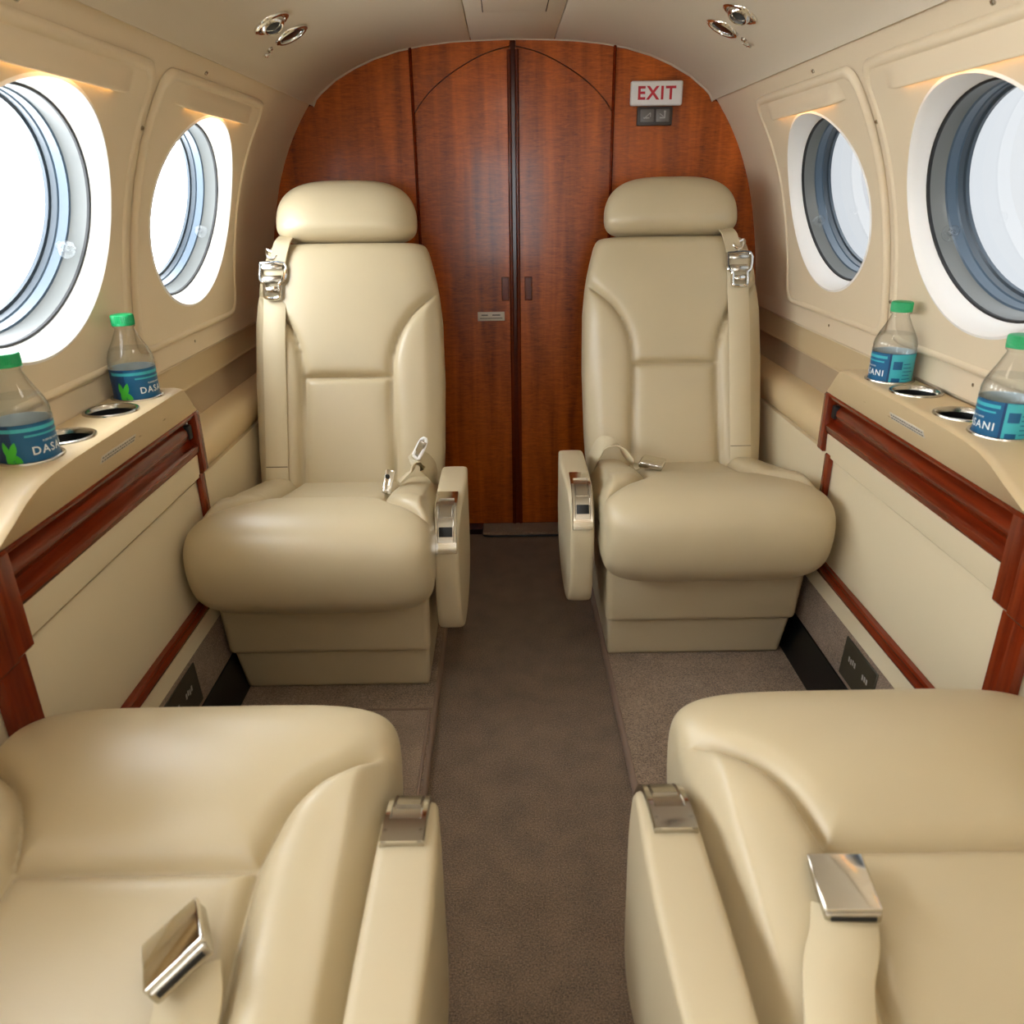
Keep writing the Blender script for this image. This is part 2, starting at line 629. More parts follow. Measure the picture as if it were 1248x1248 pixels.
def window(idx, side, yc, parts=True):
    """oval cabin window: white reveal, gasket, two shade rings, pane and knob"""
    n = 72
    A = [2 * math.pi * i / n for i in range(n)]
    v = Vector((-side * .262, 0, .965))
    nn = Vector((side * .965, 0, .262))
    c0 = Vector((side * wx(WIN_Z), yc, WIN_Z))
    rv = WIN_RZ / .965
    def ring(sy, sv, d):
        return [c0 + Vector((0, 1, 0)) * (WIN_RY + .0045 + sy) * math.cos(a) + v * (rv + sv) * math.sin(a) + nn * d for a in A]
    def wring(ds, off):
        return [surf(side, yc + (WIN_RY + ds) * math.cos(a), WIN_Z + (WIN_RZ + ds) * math.sin(a), off) for a in A]
    rev = loft('window_%d' % idx, [wring(.004, -.008), wring(0, -.0095), wring(-.003, -.006), wring(-.006, .0), ring(-.013, -.013, .016)], 'reveal')
    wl_ = {1: 'oval window beside the far left seat', 2: 'large oval window at the left picture edge above the bottles',
           7: 'oval window beside the far right seat', 8: 'large oval window at the right picture edge above the bottles'}
    struct(rev, wl_.get(idx))
    loft('gasket', [ring(-.013, -.013, .0155), ring(-.0165, -.0165, .0165), ring(-.0165, -.0165, .021)], 'black', rev)
    loft('shade_ring', [ring(-.0165, -.0165, .020), ring(-.018, -.018, .036), ring(-.020, -.020, .041)], 'ring_grey', rev)
    loft('shade_rim', [ring(-.020, -.020, .041), ring(-.0225, -.0225, .043), ring(-.0225, -.0225, .056), ring(-.0245, -.0245, .058)], 'ring_blue', rev)
    loft('outer_rim', [ring(-.0245, -.0245, .058), ring(-.025, -.025, .066), ring(-.029, -.029, .068), ring(-.029, -.029, .0735)], 'ring_dark', rev)
    pr = ring(-.0285, -.0285, .070)
    mesh('pane', pr, [tuple(range(n))], 'pane', rev, smooth=False)
    # outer skin around the pane, so daylight enters through the window only
    loft('skin_flange', [ring(-.029, -.029, .0735), ring(.075, .12, .0735)], 'ring_dark', rev)
    # clear shade knob on the far edge of the ring
    a = math.radians(-20)
    kc = c0 + Vector((0, 1, 0)) * (WIN_RY - .026) * math.cos(a) + v * (rv - .026) * math.sin(a) + nn * .034
    inward = -(Vector((0, 1, 0)) * math.cos(a) + v * math.sin(a))
    kn = lathe('shade_knob', [(.0, .0), (.004, 0), (.004, .011), (.008, .012), (.008, .017), (.0, .018)], kc, 'clear', rev, 20, inward)
    lathe('knob_disc', [(.0, .0), (.0125, .0), (.013, .002), (.0, .0025)], kc - inward * .001, 'clear', kn, 28, inward)
    return rev


def window_panel(side, yc, parent):
    hy0 = hy1 = .256
    rings = polar_patch(side, yc, hy0, hy1, .700, 1.135, WIN_RY + .003, WIN_RZ + .003, 0, 16, r=.028)
    vs, fs = [], []
    n = len(rings[0])
    K = len(rings) - 1
    def off(y, z, k):
        o = -.008
        # proud outer rim around the panel
        f = k / K
        if k == K: return .0015
        if k == K - 1: return -.0065
        return o
    for k, r in enumerate(rings):
        for (y, z) in r:
            vs.append(surf(side, y, z, off(y, z, k)))
    for k in range(K):
        for j in range(n):
            j2 = (j + 1) % n
            fs.append((k * n + j, k * n + j2, (k + 1) * n + j2, (k + 1) * n + j))
    p = mesh('window_panel', vs, fs, 'panel', parent, True, 60)
    # raised moulded bead that follows the edge
    angs = np.linspace(0, 2 * math.pi, 120, endpoint=False)
    bead = []
    for dl, of in ((.000, -.0015), (.0015, -.0085), (.005, -.0112), (.010, -.0105), (.0135, -.0075)):
        ring = []
        for a in angs:
            t = rect_dir(a, hy0 - dl, hy1 - dl, WIN_Z - .700 - dl, 1.135 - WIN_Z - dl, .028)
            ring.append(surf(side, yc + t * math.cos(a), WIN_Z + t * math.sin(a), of))
        bead.append(ring)
    loft('edge_bead', bead, 'panel', p, angle=70)
    # valance over the window: a shallow visor that hides a warm lamp strip
    prof = [(z + .003, o) for z, o in ((1.119, -.0078), (1.1165, -.0088), (1.1145, -.0108), (1.108, -.0128), (1.101, -.0155), (1.096, -.0180), (1.0920, -.0200), (1.0900, -.0200), (1.0895, -.0185), (1.0895, -.0130), (1.096, -.0090))]
    rg = []
    ys = np.linspace(yc - .20, yc + .195, 44)
    for i, y in enumerate(ys):
        e = min(1.0, min(i, len(ys) - 1 - i) / 6.0)
        e = math.sin(e * math.pi / 2) ** 1.5
        rg.append([surf(side, y, z, -.0075 + (o + .0075) * e) for z, o in prof])
    loft('window_valance', rg, 'panel', p, True, True, False, 70)
    lv, lf = [], []
    for y in (yc - .15, yc + .145):
        for z, o in ((1.0932, -.0185), (1.0932, -.0115)):
            lv.append(surf(side, y, z, o))
    mesh('lamp_strip', lv, [(0, 1, 3, 2)], 'glow', p, smooth=False)
    # fixing screws
    for y, z in ((yc + .262, 1.03), (yc - .262, 1.05), (yc + .262, .74), (yc - .262, .765), (yc, .682), (yc - .1, 1.143)):
        s0 = surf(side, y, z, -.001)
        nz = wnorm(z)
        lathe('screw', [(0, .0025), (.003, .0018), (.0036, 0), (.0036, -.002)], s0, 'nickel', p, 12, (-side * nz.x, 0, -nz.z))
    return p


def build_side(side):
    nm = 'left' if side < 0 else 'right'
    wins = WIN_L if side < 0 else WIN_R
    vs, fs = wall_mesh(side, wins, .653, 1.168)
    w = mesh('wall_' + nm, vs, fs, 'wall', None, True, 60)
    struct(w, 'cream curved cabin sidewall on the %s with oval windows' % nm)
    for yc in wins:
        window_panel(side, yc, w)
    x = lambda pts: [(side * p[0], p[1]) for p in pts]
    # lip under the window panels, then the recessed bands and the padded rail
    strip('sill_lip', x([(.657, .695), (.6555, .672), (.6535, .664), (.6535, .660), (.656, .6575), (.668, .6575)]), 'y', YF, YB, 'wall', w)
    strip('sill_band', x([(.668, .656), (.664, .650), (.6625, .606), (.659, .602), (.659, .599), (.67, .598)]), 'y', YF, YB, 'band', w)
    strip('fabric_band', x([(.67, .600), (.668, .594), (.660, .545), (.655, .534), (.668, .528)]), 'y', YF, YB, 'band_dark', w)
    strip('armrest_rail', x([(.668, .541), (.655, .5395), (.635, .537), (.620, .531), (.608, .519), (.603, .503), (.6035, .485), (.6085, .471), (.616, .465)]), 'y', YF, YB, 'console', w, angle=70)
    strip('lower_panel', x([(.622, .467), (.6065, .4645), (.6045, .461), (.604, .262), (.604, .255)]), 'y', YF, YB, 'lower', w)
    prism('wood_rail', x([(.603, .262), (.594, .262), (.591, .259), (.5935, .254), (.591, .249), (.5925, .238), (.597, .234), (.603, .234)]), 'y', YF, YB, 'wood_red', w)
    strip('cream_strip', x([(.603, .237), (.598, .234), (.592, .202), (.594, .199)]), 'y', YF, YB, 'lower', w)
    strip('carpet_strip', x([(.6, .202), (.5935, .1995), (.588, .104), (.590, .100)]), 'y', YF, YB, 'carpet_side', w)
    strip('duct_strip', x([(.592, .104), (.586, .1015), (.565, .021), (.565, 0)]), 'y', YF, YB, 'blackmetal', w)
    # outer skin, holed by nothing: cut at the window rows
    return w


# ------------------------------------------------------------------ big structure
WL = build_side(-1)
WR = build_side(1)

for i, yc in enumerate(WIN_L):
    window(i + 1, -1, yc)
for i, yc in enumerate(WIN_R):
    window(i + 7, 1, yc)

# opaque fuselage skin behind the liner (window holes are closed by the flanges)
def skin(side, wins):
    vs, fs = [], []
    cs = sorted(wins)
    edges = [YF] + [(a + b) / 2 for a, b in zip(cs[:-1], cs[1:])] + [cs[-1] + .272, YB]
    def sp(y, z):
        p = surf(side, y, z, 0)
        return p + Vector((side * .965, 0, .262)) * .0725
    z0, z1 = .62, 1.20
    for i, yc in enumerate(cs):
        rings = polar_patch(side, yc, yc - edges[i], edges[i + 1] - yc, z0, z1, WIN_RY - .01, WIN_RZ + .01, 0, 6, zc=.95)
        base, n = len(vs), len(rings[0])
        for r in rings:
            vs.extend(sp(y, z) for y, z in r)
        for k in range(len(rings) - 1):
            for j in range(n):
                j2 = (j + 1) % n
                fs.append((base + k * n + j, base + k * n + j2, base + (k + 1) * n + j2, base + (k + 1) * n + j))
    base = len(vs)
    for y in (edges[-2], edges[-1]):
        vs.extend(sp(y, z0 + (z1 - z0) * k / 12) for k in range(13))
    for k in range(12):
        fs.append((base + k, base + k + 1, base + 14 + k, base + 13 + k))
    # roof half and belly
    for pts in ([(.655, 1.17), (.60, 1.26), (.45, 1.36), (.2, 1.42), (0, 1.43)], [(.79, .64), (.79, .3), (.72, -.02), (0, -.05)]):
        base = len(vs)
        for y in (YF, YB + .05):
            vs.extend((side * p[0], y, p[1]) for p in pts)
        k = len(pts)
        for j in range(k - 1):
            fs.append((base + j, base + j + 1, base + k + j + 1, base + k + j))
    nm = 'left' if side < 0 else 'right'
    return mesh('fuselage_skin', vs, fs, 'ring_dark', WL if side < 0 else WR, True, 60)


skin(-1, WIN_L)
skin(1, WIN_R)

# ceiling: two headliner halves, a centre panel with a hatch, a bright edge trim at the bulkhead
CEIL = [(.105, 1.2925), (.15, 1.2905), (.22, 1.2835), (.28, 1.2735), (.34, 1.257), (.39, 1.2375), (.44, 1.212), (.478, 1.184), (.492, 1.171), (.497, 1.162), (.500, 1.156), (.505, 1.1575), (.512, 1.165), (.515, 1.18)]
ceil = strip('ceiling', [(-.11, 1.301), (0, 1.303), (.11, 1.301)], 'y', YF, YB, 'ceil')
struct(ceil, 'cream curved cabin ceiling with a centre panel')
for s in (-1, 1):
    pts = [(s * .1035, 1.300), (s * .1035, 1.2935)] + [(s * a, b) for a, b in CEIL]
    strip('headliner_panel', pts, 'y', YF, YB, 'ceil', ceil, angle=50)
strip('centre_panel', [(-.1015, 1.300), (-.1015, 1.2945), (-.1, 1.2935), (0, 1.2955), (.1, 1.2935), (.1015, 1.2945), (.1015, 1.300)], 'y', YF, YB, 'ceil', ceil)
prism('hatch_panel', [(-.064, 1.2975), (-.064, 1.2925), (0, 1.2940), (.064, 1.2925), (.064, 1.2975)], 'y', 1.20, 1.86, 'ceil', ceil, .001)
for s in (-1, 1):
    strip('hatch_groove', [(s * .064, 1.2937), (s * .066, 1.2932)], 'y', 1.20, 1.86, 'dark_brown', ceil)
edge = [(-a, b) for a, b in CEIL[:-3][::-1]] + [(0, 1.2955)] + CEIL[:-3]
vs, fs = [], []
for (a, b) in edge:
    vs += [(a, YB - .010, b + .0002), (a, YB - .009, b - .0018), (a * .997, YB - .003, b - .0024), (a * .997, YB + .002, b - .001)]
for i in range(len(edge) - 1):
    for k in range(3):
        fs.append((4 * i + k, 4 * i + k + 1, 4 * i + 5 + k, 4 * i + 4 + k))
mesh('edge_trim', vs, fs, 'ceil', ceil, True, 60)

# floor: dropped aisle, raised side carpets
AISLE = .176
fl = box('floor', (0, (YF + YB) / 2, -.02), (1.5, YB - YF, .02), 'dark_brown', None, 0)
struct(fl, 'cabin floor under brown carpet')
strip('aisle_carpet', [(-AISLE, 0), (AISLE, 0)], 'y', YF, YB - .06, 'carpet_aisle', fl)
for s in (-1, 1):
    strip('side_carpet', [(s * (AISLE - .001), -.005), (s * AISLE, .014), (s * (AISLE + .004), .019), (s * (AISLE + .009), .020), (s * .60, .020)], 'y', YF, YB, 'carpet_side', fl, angle=60)
    strip('carpet_binding', [(s * (AISLE - .0015), .004), (s * (AISLE - .001), .0155), (s * (AISLE + .003), .0205), (s * (AISLE + .007), .0212)], 'y', YF, YB, 'binding', fl, angle=60)
# floor hatch outlined in the left side carpet, between the two seats
prism('floor_hatch', [(-.51, .86), (-.192, .86), (-.190, 1.245), (-.51, 1.245)], 'z', .018, .0212, 'carpet_side', fl, .0015)
for a, b, c, d in ((-.512, 1.243, -.188, 1.2485), (-.192, .86, -.1865, 1.2485)):
    prism('hatch_edge', [(a, b), (c, b), (c, d), (a, d)], 'z', .018, .0228, 'binding', fl, .001)
prism('threshold', [(YB - .005, .0), (YB - .075, .0), (YB - .080, .006), (YB - .074, .012), (YB - .005, .012)], 'x', -.105, .16, 'carpet_side', fl, .001)
tube('threshold_seal', [(-.105, YB - .02, .006), (-.105, YB - .065, .005), (-.09, YB - .083, .004), (0, YB - .084, .004), (.17, YB - .084, .004)], .003, 'black', fl)

# aft bulkhead: backing, two side veneer panels, two folding door leaves, transom corners
def sect_x(z):
    """half width of the bulkhead at height z"""
    if z >= 1.1575:
        zs = [p[1] for p in CEIL[:-3]][::-1]
        xs = [p[0] for p in CEIL[:-3]][::-1]
        return float(np.interp(z, zs, xs))
    if z >= .655:
        return wx(z)
    return .665


def sect_top(x):
    x = abs(x)
    if x < .105:
        return 1.2935
    xs = [p[0] for p in CEIL[:-4]]
    zs = [p[1] for p in CEIL[:-4]]
    return float(np.interp(x, xs, zs))


bk = box('wall_back', (0, YB + .035, .65), (1.4, .03, 1.34), 'wood_dark', None, 0)
struct(bk, 'varnished mahogany aft bulkhead behind the two far seats')


def side_outline(s):
    pts = [(s * .2535, .012), (s * .665, .012), (s * .665, .65)]
    for z in np.linspace(.655, 1.15, 24):
        pts.append((s * (wx(z) + .006), z))
    pts.append((s * .505, 1.158))
    for x in np.linspace(.497, .2535, 20):
        pts.append((s * x, sect_top(x) + .006))
    return pts if s > 0 else pts[::-1]


for s in (-1, 1):
    prism('veneer_panel', side_outline(s), 'y', YB, YB + .02, 'wood', bk)

ARC = [(.0065, 1.279), (.06, 1.266), (.11, 1.245), (.16, 1.217), (.20, 1.188), (.23, 1.158), (.247, 1.135)]
arc = catmull(ARC, 5)
doors = []
for s, i in ((-1, 1), (1, 2)):
    pts = [(s * .0065, .014), (s * .2475, .014)] + [(s * a, b) for a, b in arc[::-1]]
    d = prism('door_%d' % i, pts if s > 0 else pts[::-1], 'y', YB - .008, YB + .014, 'wood', None, .0015, 2, 12)
    struct(d, 'mahogany folding door leaf, %s of the centre joint' % ('left' if s < 0 else 'right'))
    doors.append(d)
    # fixed corner above the arched head of the leaf
    cp = [(s * (a + .0012), b + .0022) for a, b in arc] + [(s * .2475, sect_top(.2475) + .005)] + [(s * x, sect_top(x) + .005) for x in np.linspace(.23, .0065, 9)]
    prism('transom_corner', cp if s < 0 else cp[::-1], 'y', YB - .005, YB + .012, 'wood', bk)
    # recessed finger pull: wooden frame with a hollow
    cxp, cz = (-.0265 if s < 0 else .036), .7075
    fr = bmesh.new()
    for dx, dz, w, h in ((-.0085, 0, .0035, .062), (.0085, 0, .0035, .062), (0, .0295, .0205, .0035), (0, -.0295, .0205, .0035)):
        bm_box(fr, (cxp + dx, YB - .009, cz + dz), (w, .004, h), .001, 1)
    from_bm('finger_pull', fr, 'wood_dark', d)
    box('pull_hollow', (cxp, YB - .0083, cz), (.0145, .0015, .056), 'wood_red' if s < 0 else 'wood_dark', d, 0)
    # edge moulding of the leaf, beside the joint
    strip('edge_moulding', [(s * .0045, YB - .007), (s * .005, YB - .013), (s * .0095, YB - .0155), (s * .014, YB - .013), (s * .0148, YB - .0075)], 'z', .014, 1.272, 'wood_dark', d, angle=70)
    # half round moulding between leaf and side panel
    strip('half_round', [(s * .2465, YB + .002), (s * .2470, YB - .009), (s * .2505, YB - .013), (s * .2545, YB - .009), (s * .255, YB + .002)], 'z', .012, sect_top(.25) + .004, 'wood_red', bk, angle=70)
# small printed placard on the left leaf
pl = box('placard', (-.067, YB - .0092, .635), (.074, .0025, .024), 'placard', doors[0], .001)
for k, (dx, dz, w) in enumerate(((-.018, .0035, .018), (.014, .0035, .022), (0, -.005, .062))):
    box('print_line', (-.067 + dx, YB - .0106, .635 + dz), (w, .0004, .0035 if k < 2 else .0022), 'ink', pl, 0)

# forward partition behind the camera with a doorway to the flight deck
fp = []
for z in np.linspace(.655, 1.15, 14):
    fp.append((wx(z), z))
outl = [(.665, -.02), (.665, .65)] + fp + [(.4, 1.235), (.2, 1.287), (0, 1.296)]
front = None
for sd in (-1, 1):
    pts = [(sd * .25, -.02)] + [(sd * a, b) for a, b in outl[:-2]] + [(sd * .25, 1.27)]
    fpn = prism('wall_front' if sd < 0 else 'partition_panel', pts if sd < 0 else pts[::-1], 'y', YF - .02, YF, 'wall', front)
    if sd < 0:
        front = struct(fpn, 'cream forward partition open to the flight deck windscreen')
box('partition_sill', (0, YF - .01, .24), (.5, .02, .52), 'wall', front, .003)
box('partition_header', (0, YF - .01, 1.245), (.5, .02, .09), 'wall', front, .003)

# ------------------------------------------------------------------ seats
CPROF = catmull([(.00, .246), (-.06, .238), (-.12, .246), (-.162, .282), (-.181, .334), (-.178, .378), (-.156, .407), (-.112, .424),
                 (-.058, .426), (-.005, .417), (.04, .402), (.09, .393), (.16, .377), (.24, .360), (.315, .345)], 20)
HW = .2165


def seg_dist(P, poly):
    """distance of every row of P (N,2) to a polyline"""
    best = np.full(len(P), 9.0)
    for a, b in zip(poly[:-1], poly[1:]):
        a, b = np.array(a), np.array(b)
        ab = b - a
        t = np.clip(((P - a) @ ab) / (ab @ ab), 0, 1)
        best = np.minimum(best, np.linalg.norm(P - (a + t[:, None] * ab), axis=1))
    return best


def sstep(x):
    x = np.clip(x, 0, 1)
    return x * x * (3 - 2 * x)


SIDE_CURVE = catmull([(.110, .052), (.116, .030), (.128, -.002), (.148, -.030), (.175, -.052), (.2135, -.085)], 5)


def cushion_data():
    nx = 190
    T = np.sin(np.linspace(-1, 1, nx + 1) * math.pi / 2)
    # uneven: denser near the edges
    T = np.sign(T) * np.abs(T) ** 0.92
    V, XY = [], []
    n = 5.2
    for (y, z) in CPROF:
        cy = max(-.085, y)
        cz = min(.345, z - .085) if y > -.05 else .345
        if y > -.05:
            k = min(1.0, (y + .05) / .12)
            cz = .345 * (1 - k) + (z - .10) * k if z > .3 else .335
        for t in T:
            s = (1 - min(1.0, abs(t)) ** n) ** (1 / n)
            V.append((HW * t, cy + (y - cy) * s, cz + (z - cz) * s))
    V = np.array(V)
    XY = V[:, :2]
    top = np.repeat(np.arange(len(CPROF)) > 5 * 20 - 9, nx + 1)
    ax = np.abs(V[:, 0])
    P = np.stack([ax, V[:, 1]], 1)
    dA = seg_dist(P, SIDE_CURVE)                       # bolster / thigh pad seam
    dB = seg_dist(P, [(0, .052), (.110, .052)])        # bolster / pan seam
    dC = seg_dist(P, [(.110, .052), (.113, .16), (.118, .33)])
    yb = np.interp(ax, SIDE_CURVE[:, 0], SIDE_CURVE[:, 1], left=.052)
    xs = np.interp(V[:, 1], [.05, .16, .33], [.110, .113, .118])
    reg = np.where(V[:, 1] < yb, 0, np.where(ax < xs, 1, 2))
    d = np.minimum(np.minimum(dA, dB), dC)
    fade = np.ones(len(V))
    fade *= 1 - .85 * sstep((ax - .185) / .025)
    groove = (-.0085 * np.exp(-d / .0034) - .0060 * np.exp(-(d / .011) ** 2)) * fade
    pf = lambda q, w: 1 - np.exp(-q / w)
    bulge = np.where(reg == 0, .011 * pf(np.minimum(dA, dB), .016), 0)
    bulge = np.where(reg == 1, .004 * pf(np.minimum(dB, dC), .014), bulge)
    bulge = np.where(reg == 2, .021 * pf(np.minimum(dA, dC), .017) * (1 - sstep((ax - .185) / .028)), bulge)
    # soft drag wrinkles by the bolster corners
    wr = .0012 * np.sin((V[:, 0] * 60 + V[:, 1] * 190)) * np.exp(-((ax - .125) / .02) ** 2) * np.exp(-((V[:, 1] - .03) / .03) ** 2) * (reg == 0)
    ramp = sstep((np.repeat(np.arange(len(CPROF)), nx + 1) - 62) / 42.0)
    disp = (groove + bulge + wr) * ramp
    V[:, 2] += disp
    k = nx + 1
    F, R = [], []
    for j in range(len(CPROF) - 1):
        for i in range(nx):
            f = (j * k + i, j * k + i + 1, (j + 1) * k + i + 1, (j + 1) * k + i)
            F.append(f)
            if not (top[f[0]] and top[f[2]]):
                R.append(0)
            else:
                c = V[list(f)].mean(0)
                a = abs(c[0])
                y_b = np.interp(a, SIDE_CURVE[:, 0], SIDE_CURVE[:, 1], left=.052)
                x_s = np.interp(c[1], [.05, .16, .33], [.110, .113, .118])
                R.append(0 if c[1] < y_b else (1 if a < x_s else (2 if c[0] > 0 else 3)))
    return V, F, R, top


CV, CF, CR, CTOP = cushion_data()


def cushion_z(x, y):
    T = CV[CTOP]
    d = (T[:, 0] - x) ** 2 + (T[:, 1] - y) ** 2
    idx = np.argsort(d)[:4]
    return float(T[idx, 2].mean())


def vert_normals(V, F):
    Q = np.array([f for f in F if len(f) == 4])
    n = np.cross(V[Q[:, 2]] - V[Q[:, 0]], V[Q[:, 3]] - V[Q[:, 1]])
    out = np.zeros_like(V)
    for k in range(4):
        np.add.at(out, Q[:, k], n)
    return out / np.maximum(np.linalg.norm(out, axis=1, keepdims=True), 1e-12)


def split_mesh(V, F, R, sel, name, m, parent, NV=None):
    """one region of a sewn surface; shares the whole surface's normals so seams stay soft"""
    fs = [f for f, r in zip(F, R) if r == sel]
    used = sorted({i for f in fs for i in f})
    mp = {i: j for j, i in enumerate(used)}
    o = mesh(name, V[used], [tuple(mp[i] for i in f) for f in fs], m, parent, True, 180)
    if NV is not None:
        o.data.normals_split_custom_set_from_vertices([tuple(n) for n in NV[used]])
    return o


BH = [0, .02, .1, .25, .38, .44, .47, .50, .53, .5555]
BW = [.203, .206, .2105, .2135, .2105, .204, .199, .192, .184, .178]
BSEAM = catmull([(.1045, .0), (.102, .10), (.0985, .20), (.098, .255), (.103, .305), (.118, .350), (.142, .388), (.172, .418), (.206, .446)], 5)
HSEAM = .257


def back_data():
    nh, nc = 190, 220
    hs = np.concatenate([[0, .002, .006, .012, .020], np.linspace(.024, .532, nh), [.537, .544, .549, .5525, .5548, .5555]])
    V, reg = [], []
    HT = .5555
    L = []
    for h in hs:
        w = np.interp(h, BH, BW)
        e = min(h, HT - h)
        rr = .026
        s = 1 if e > rr else (1 - (1 - e / rr) ** 2.4) ** (1 / 2.4)
        for k in range(nc):
            a = 2 * math.pi * k / nc
            ca, sa = math.cos(a), math.sin(a)
            x = np.sign(ca) * abs(ca) ** .40 * (w - .020 * (1 - s))
            dpt = np.sign(sa) * abs(sa) ** .62 * (.052 if sa > 0 else .060) * (.35 + .65 * s)
            L.append((x, h, dpt, sa))
    L = np.array(L)
    x, h, d, sa = L.T
    ax = np.abs(x)
    P = np.stack([ax, h], 1)
    d1 = seg_dist(P, BSEAM)
    d2 = seg_dist(P, [(0, HSEAM), (.098, HSEAM)])
    xs = np.interp(h, BSEAM[:, 1], BSEAM[:, 0], right=.3)
    reg = np.where(ax > xs, 2, np.where(h > HSEAM, 0, 1))
    front = sa > .02
    dd = np.minimum(d1, d2)
    fade = 1 - .8 * sstep((ax - .185) / .02)
    bump = (-.0080 * np.exp(-dd / .0032) - .0045 * np.exp(-(dd / .009) ** 2)) * fade
    bump += np.where(reg == 2, .017 * (1 - np.exp(-d1 / .015)) * (1 - .6 * sstep((ax - .17) / .04)), 0)
    bump += np.where(reg == 1, .007 * (1 - np.exp(-np.minimum(d1, d2) / .014)), 0)
    bump += np.where(reg == 0, .009 * (1 - np.exp(-np.minimum(d1, d2) / .014)), 0)
    # lower panel hollows a little, top rolls back to the headrest
    bump -= np.where(h > .45, .016 * ((h - .45) / .105) ** 2, 0)
    d = d + np.where(front, bump * np.clip(sa * 3, 0, 1), 0)
    F, R = [], []
    n = len(hs)
    for j in range(n - 1):
        for k in range(nc):
            k2 = (k + 1) % nc
            f = (j * nc + k, (j + 1) * nc + k, (j + 1) * nc + k2, j * nc + k2)
            F.append(f)
            cx = x[list(f)].mean()
            ch = (h[f[0]] + h[f[2]]) / 2
            if sa[f[0]] < -.02 or sa[f[3]] < -.02:
                R.append(4)
            else:
                xs_ = np.interp(ch, BSEAM[:, 1], BSEAM[:, 0], right=.3)
                if abs(cx) > xs_:
                    R.append(2 if cx > 0 else 3)
                else:
                    R.append(0 if ch > HSEAM else 1)
    F.append(tuple(range(nc))); R.append(4)
    F.append(tuple(range((n - 1) * nc, n * nc))[::-1]); R.append(0)
    return np.stack([x, h, d], 1), F, R


BV, BF, BR = back_data()


def front_depth(x, h):
    T = BV[BV[:, 2] > 0]
    q = (T[:, 0] - x) ** 2 + (T[:, 1] - h) ** 2
    return float(T[np.argsort(q)[:3], 2].mean())


def headrest_data():
    nc, nw = 96, 40
    V, F = [], []
    ws = np.sin(np.linspace(-1, 1, nw + 1) * math.pi / 2)
    for w in ws:
        s = max(1e-3, (1 - abs(w) ** 2.5)) ** (1 / 2.5)
        for k in range(nc):
            a = 2 * math.pi * k / nc
            ca, sa = math.cos(a), math.sin(a)
            if sa >= 0:
                ex, ez, hh = .62, .80, .094
            else:
                ex, ez, hh = .30, .55, .038
            x = np.sign(ca) * abs(ca) ** ex * .1575
            hv = np.sign(sa) * abs(sa) ** ez * hh
            if sa < 0:
                x *= 1 - .06 * abs(sa)
            V.append((x * (.30 + .70 * s) if s < .999 else x, hv * s, w * .056))
    V = np.array(V)
    for j in range(nw):
        for k in range(nc):
            k2 = (k + 1) % nc
            F.append((j * nc + k, j * nc + k2, (j + 1) * nc + k2, (j + 1) * nc + k))
    F.append(tuple(range(nc))[::-1])
    F.append(tuple(range(nw * nc, (nw + 1) * nc)))
    return V, F


HV, HF = headrest_data()

ARM = catmull([(.235, .270), (.246, .330), (.243, .385), (.225, .405), (.18, .411), (.10, .412), (.03, .409), (-.015, .400), (-.043, .378), (-.060, .345),
               (-.066, .300), (-.061, .232), (-.050, .182), (-.030, .157), (.0, .155), (.06, .178), (.16, .232)], 4)


def flip_buckle(parent, c, xdir, zdir, scale=1.0, name='belt_buckle'):
    """lift-latch lap belt buckle: body, lid and tongue slot"""
    X = Vector(xdir).normalized()
    Z = Vector(zdir)
    Z = (Z - X * Z.dot(X)).normalized()
    R = Matrix((X, Z.cross(X), Z)).transposed()
    def bb(nm, cc, ss, m, par, bev, extra=None):
        bm = bmesh.new()
        bm_box(bm, Vector(cc) * scale, [v * scale for v in ss], bev * scale, 3)
        for v in bm.verts:
            if extra:
                v.co = extra(v.co)
            v.co = R @ v.co + Vector(c)
        return from_bm(nm, bm, m, par)
    body = bb(name, (0, 0, 0), (.062, .050, .012), 'nickel', parent, .003)
    lid = bb('buckle_lid', (.002, 0, .0085), (.060, .052, .006), 'chrome', body, .0025, lambda p: Vector((p.x, p.y, p.z - 2.2 * p.x * p.x / scale)))
    bb('buckle_slot', (-.0312, 0, .001), (.002, .040, .005), 'black', body, .0006)
    return body


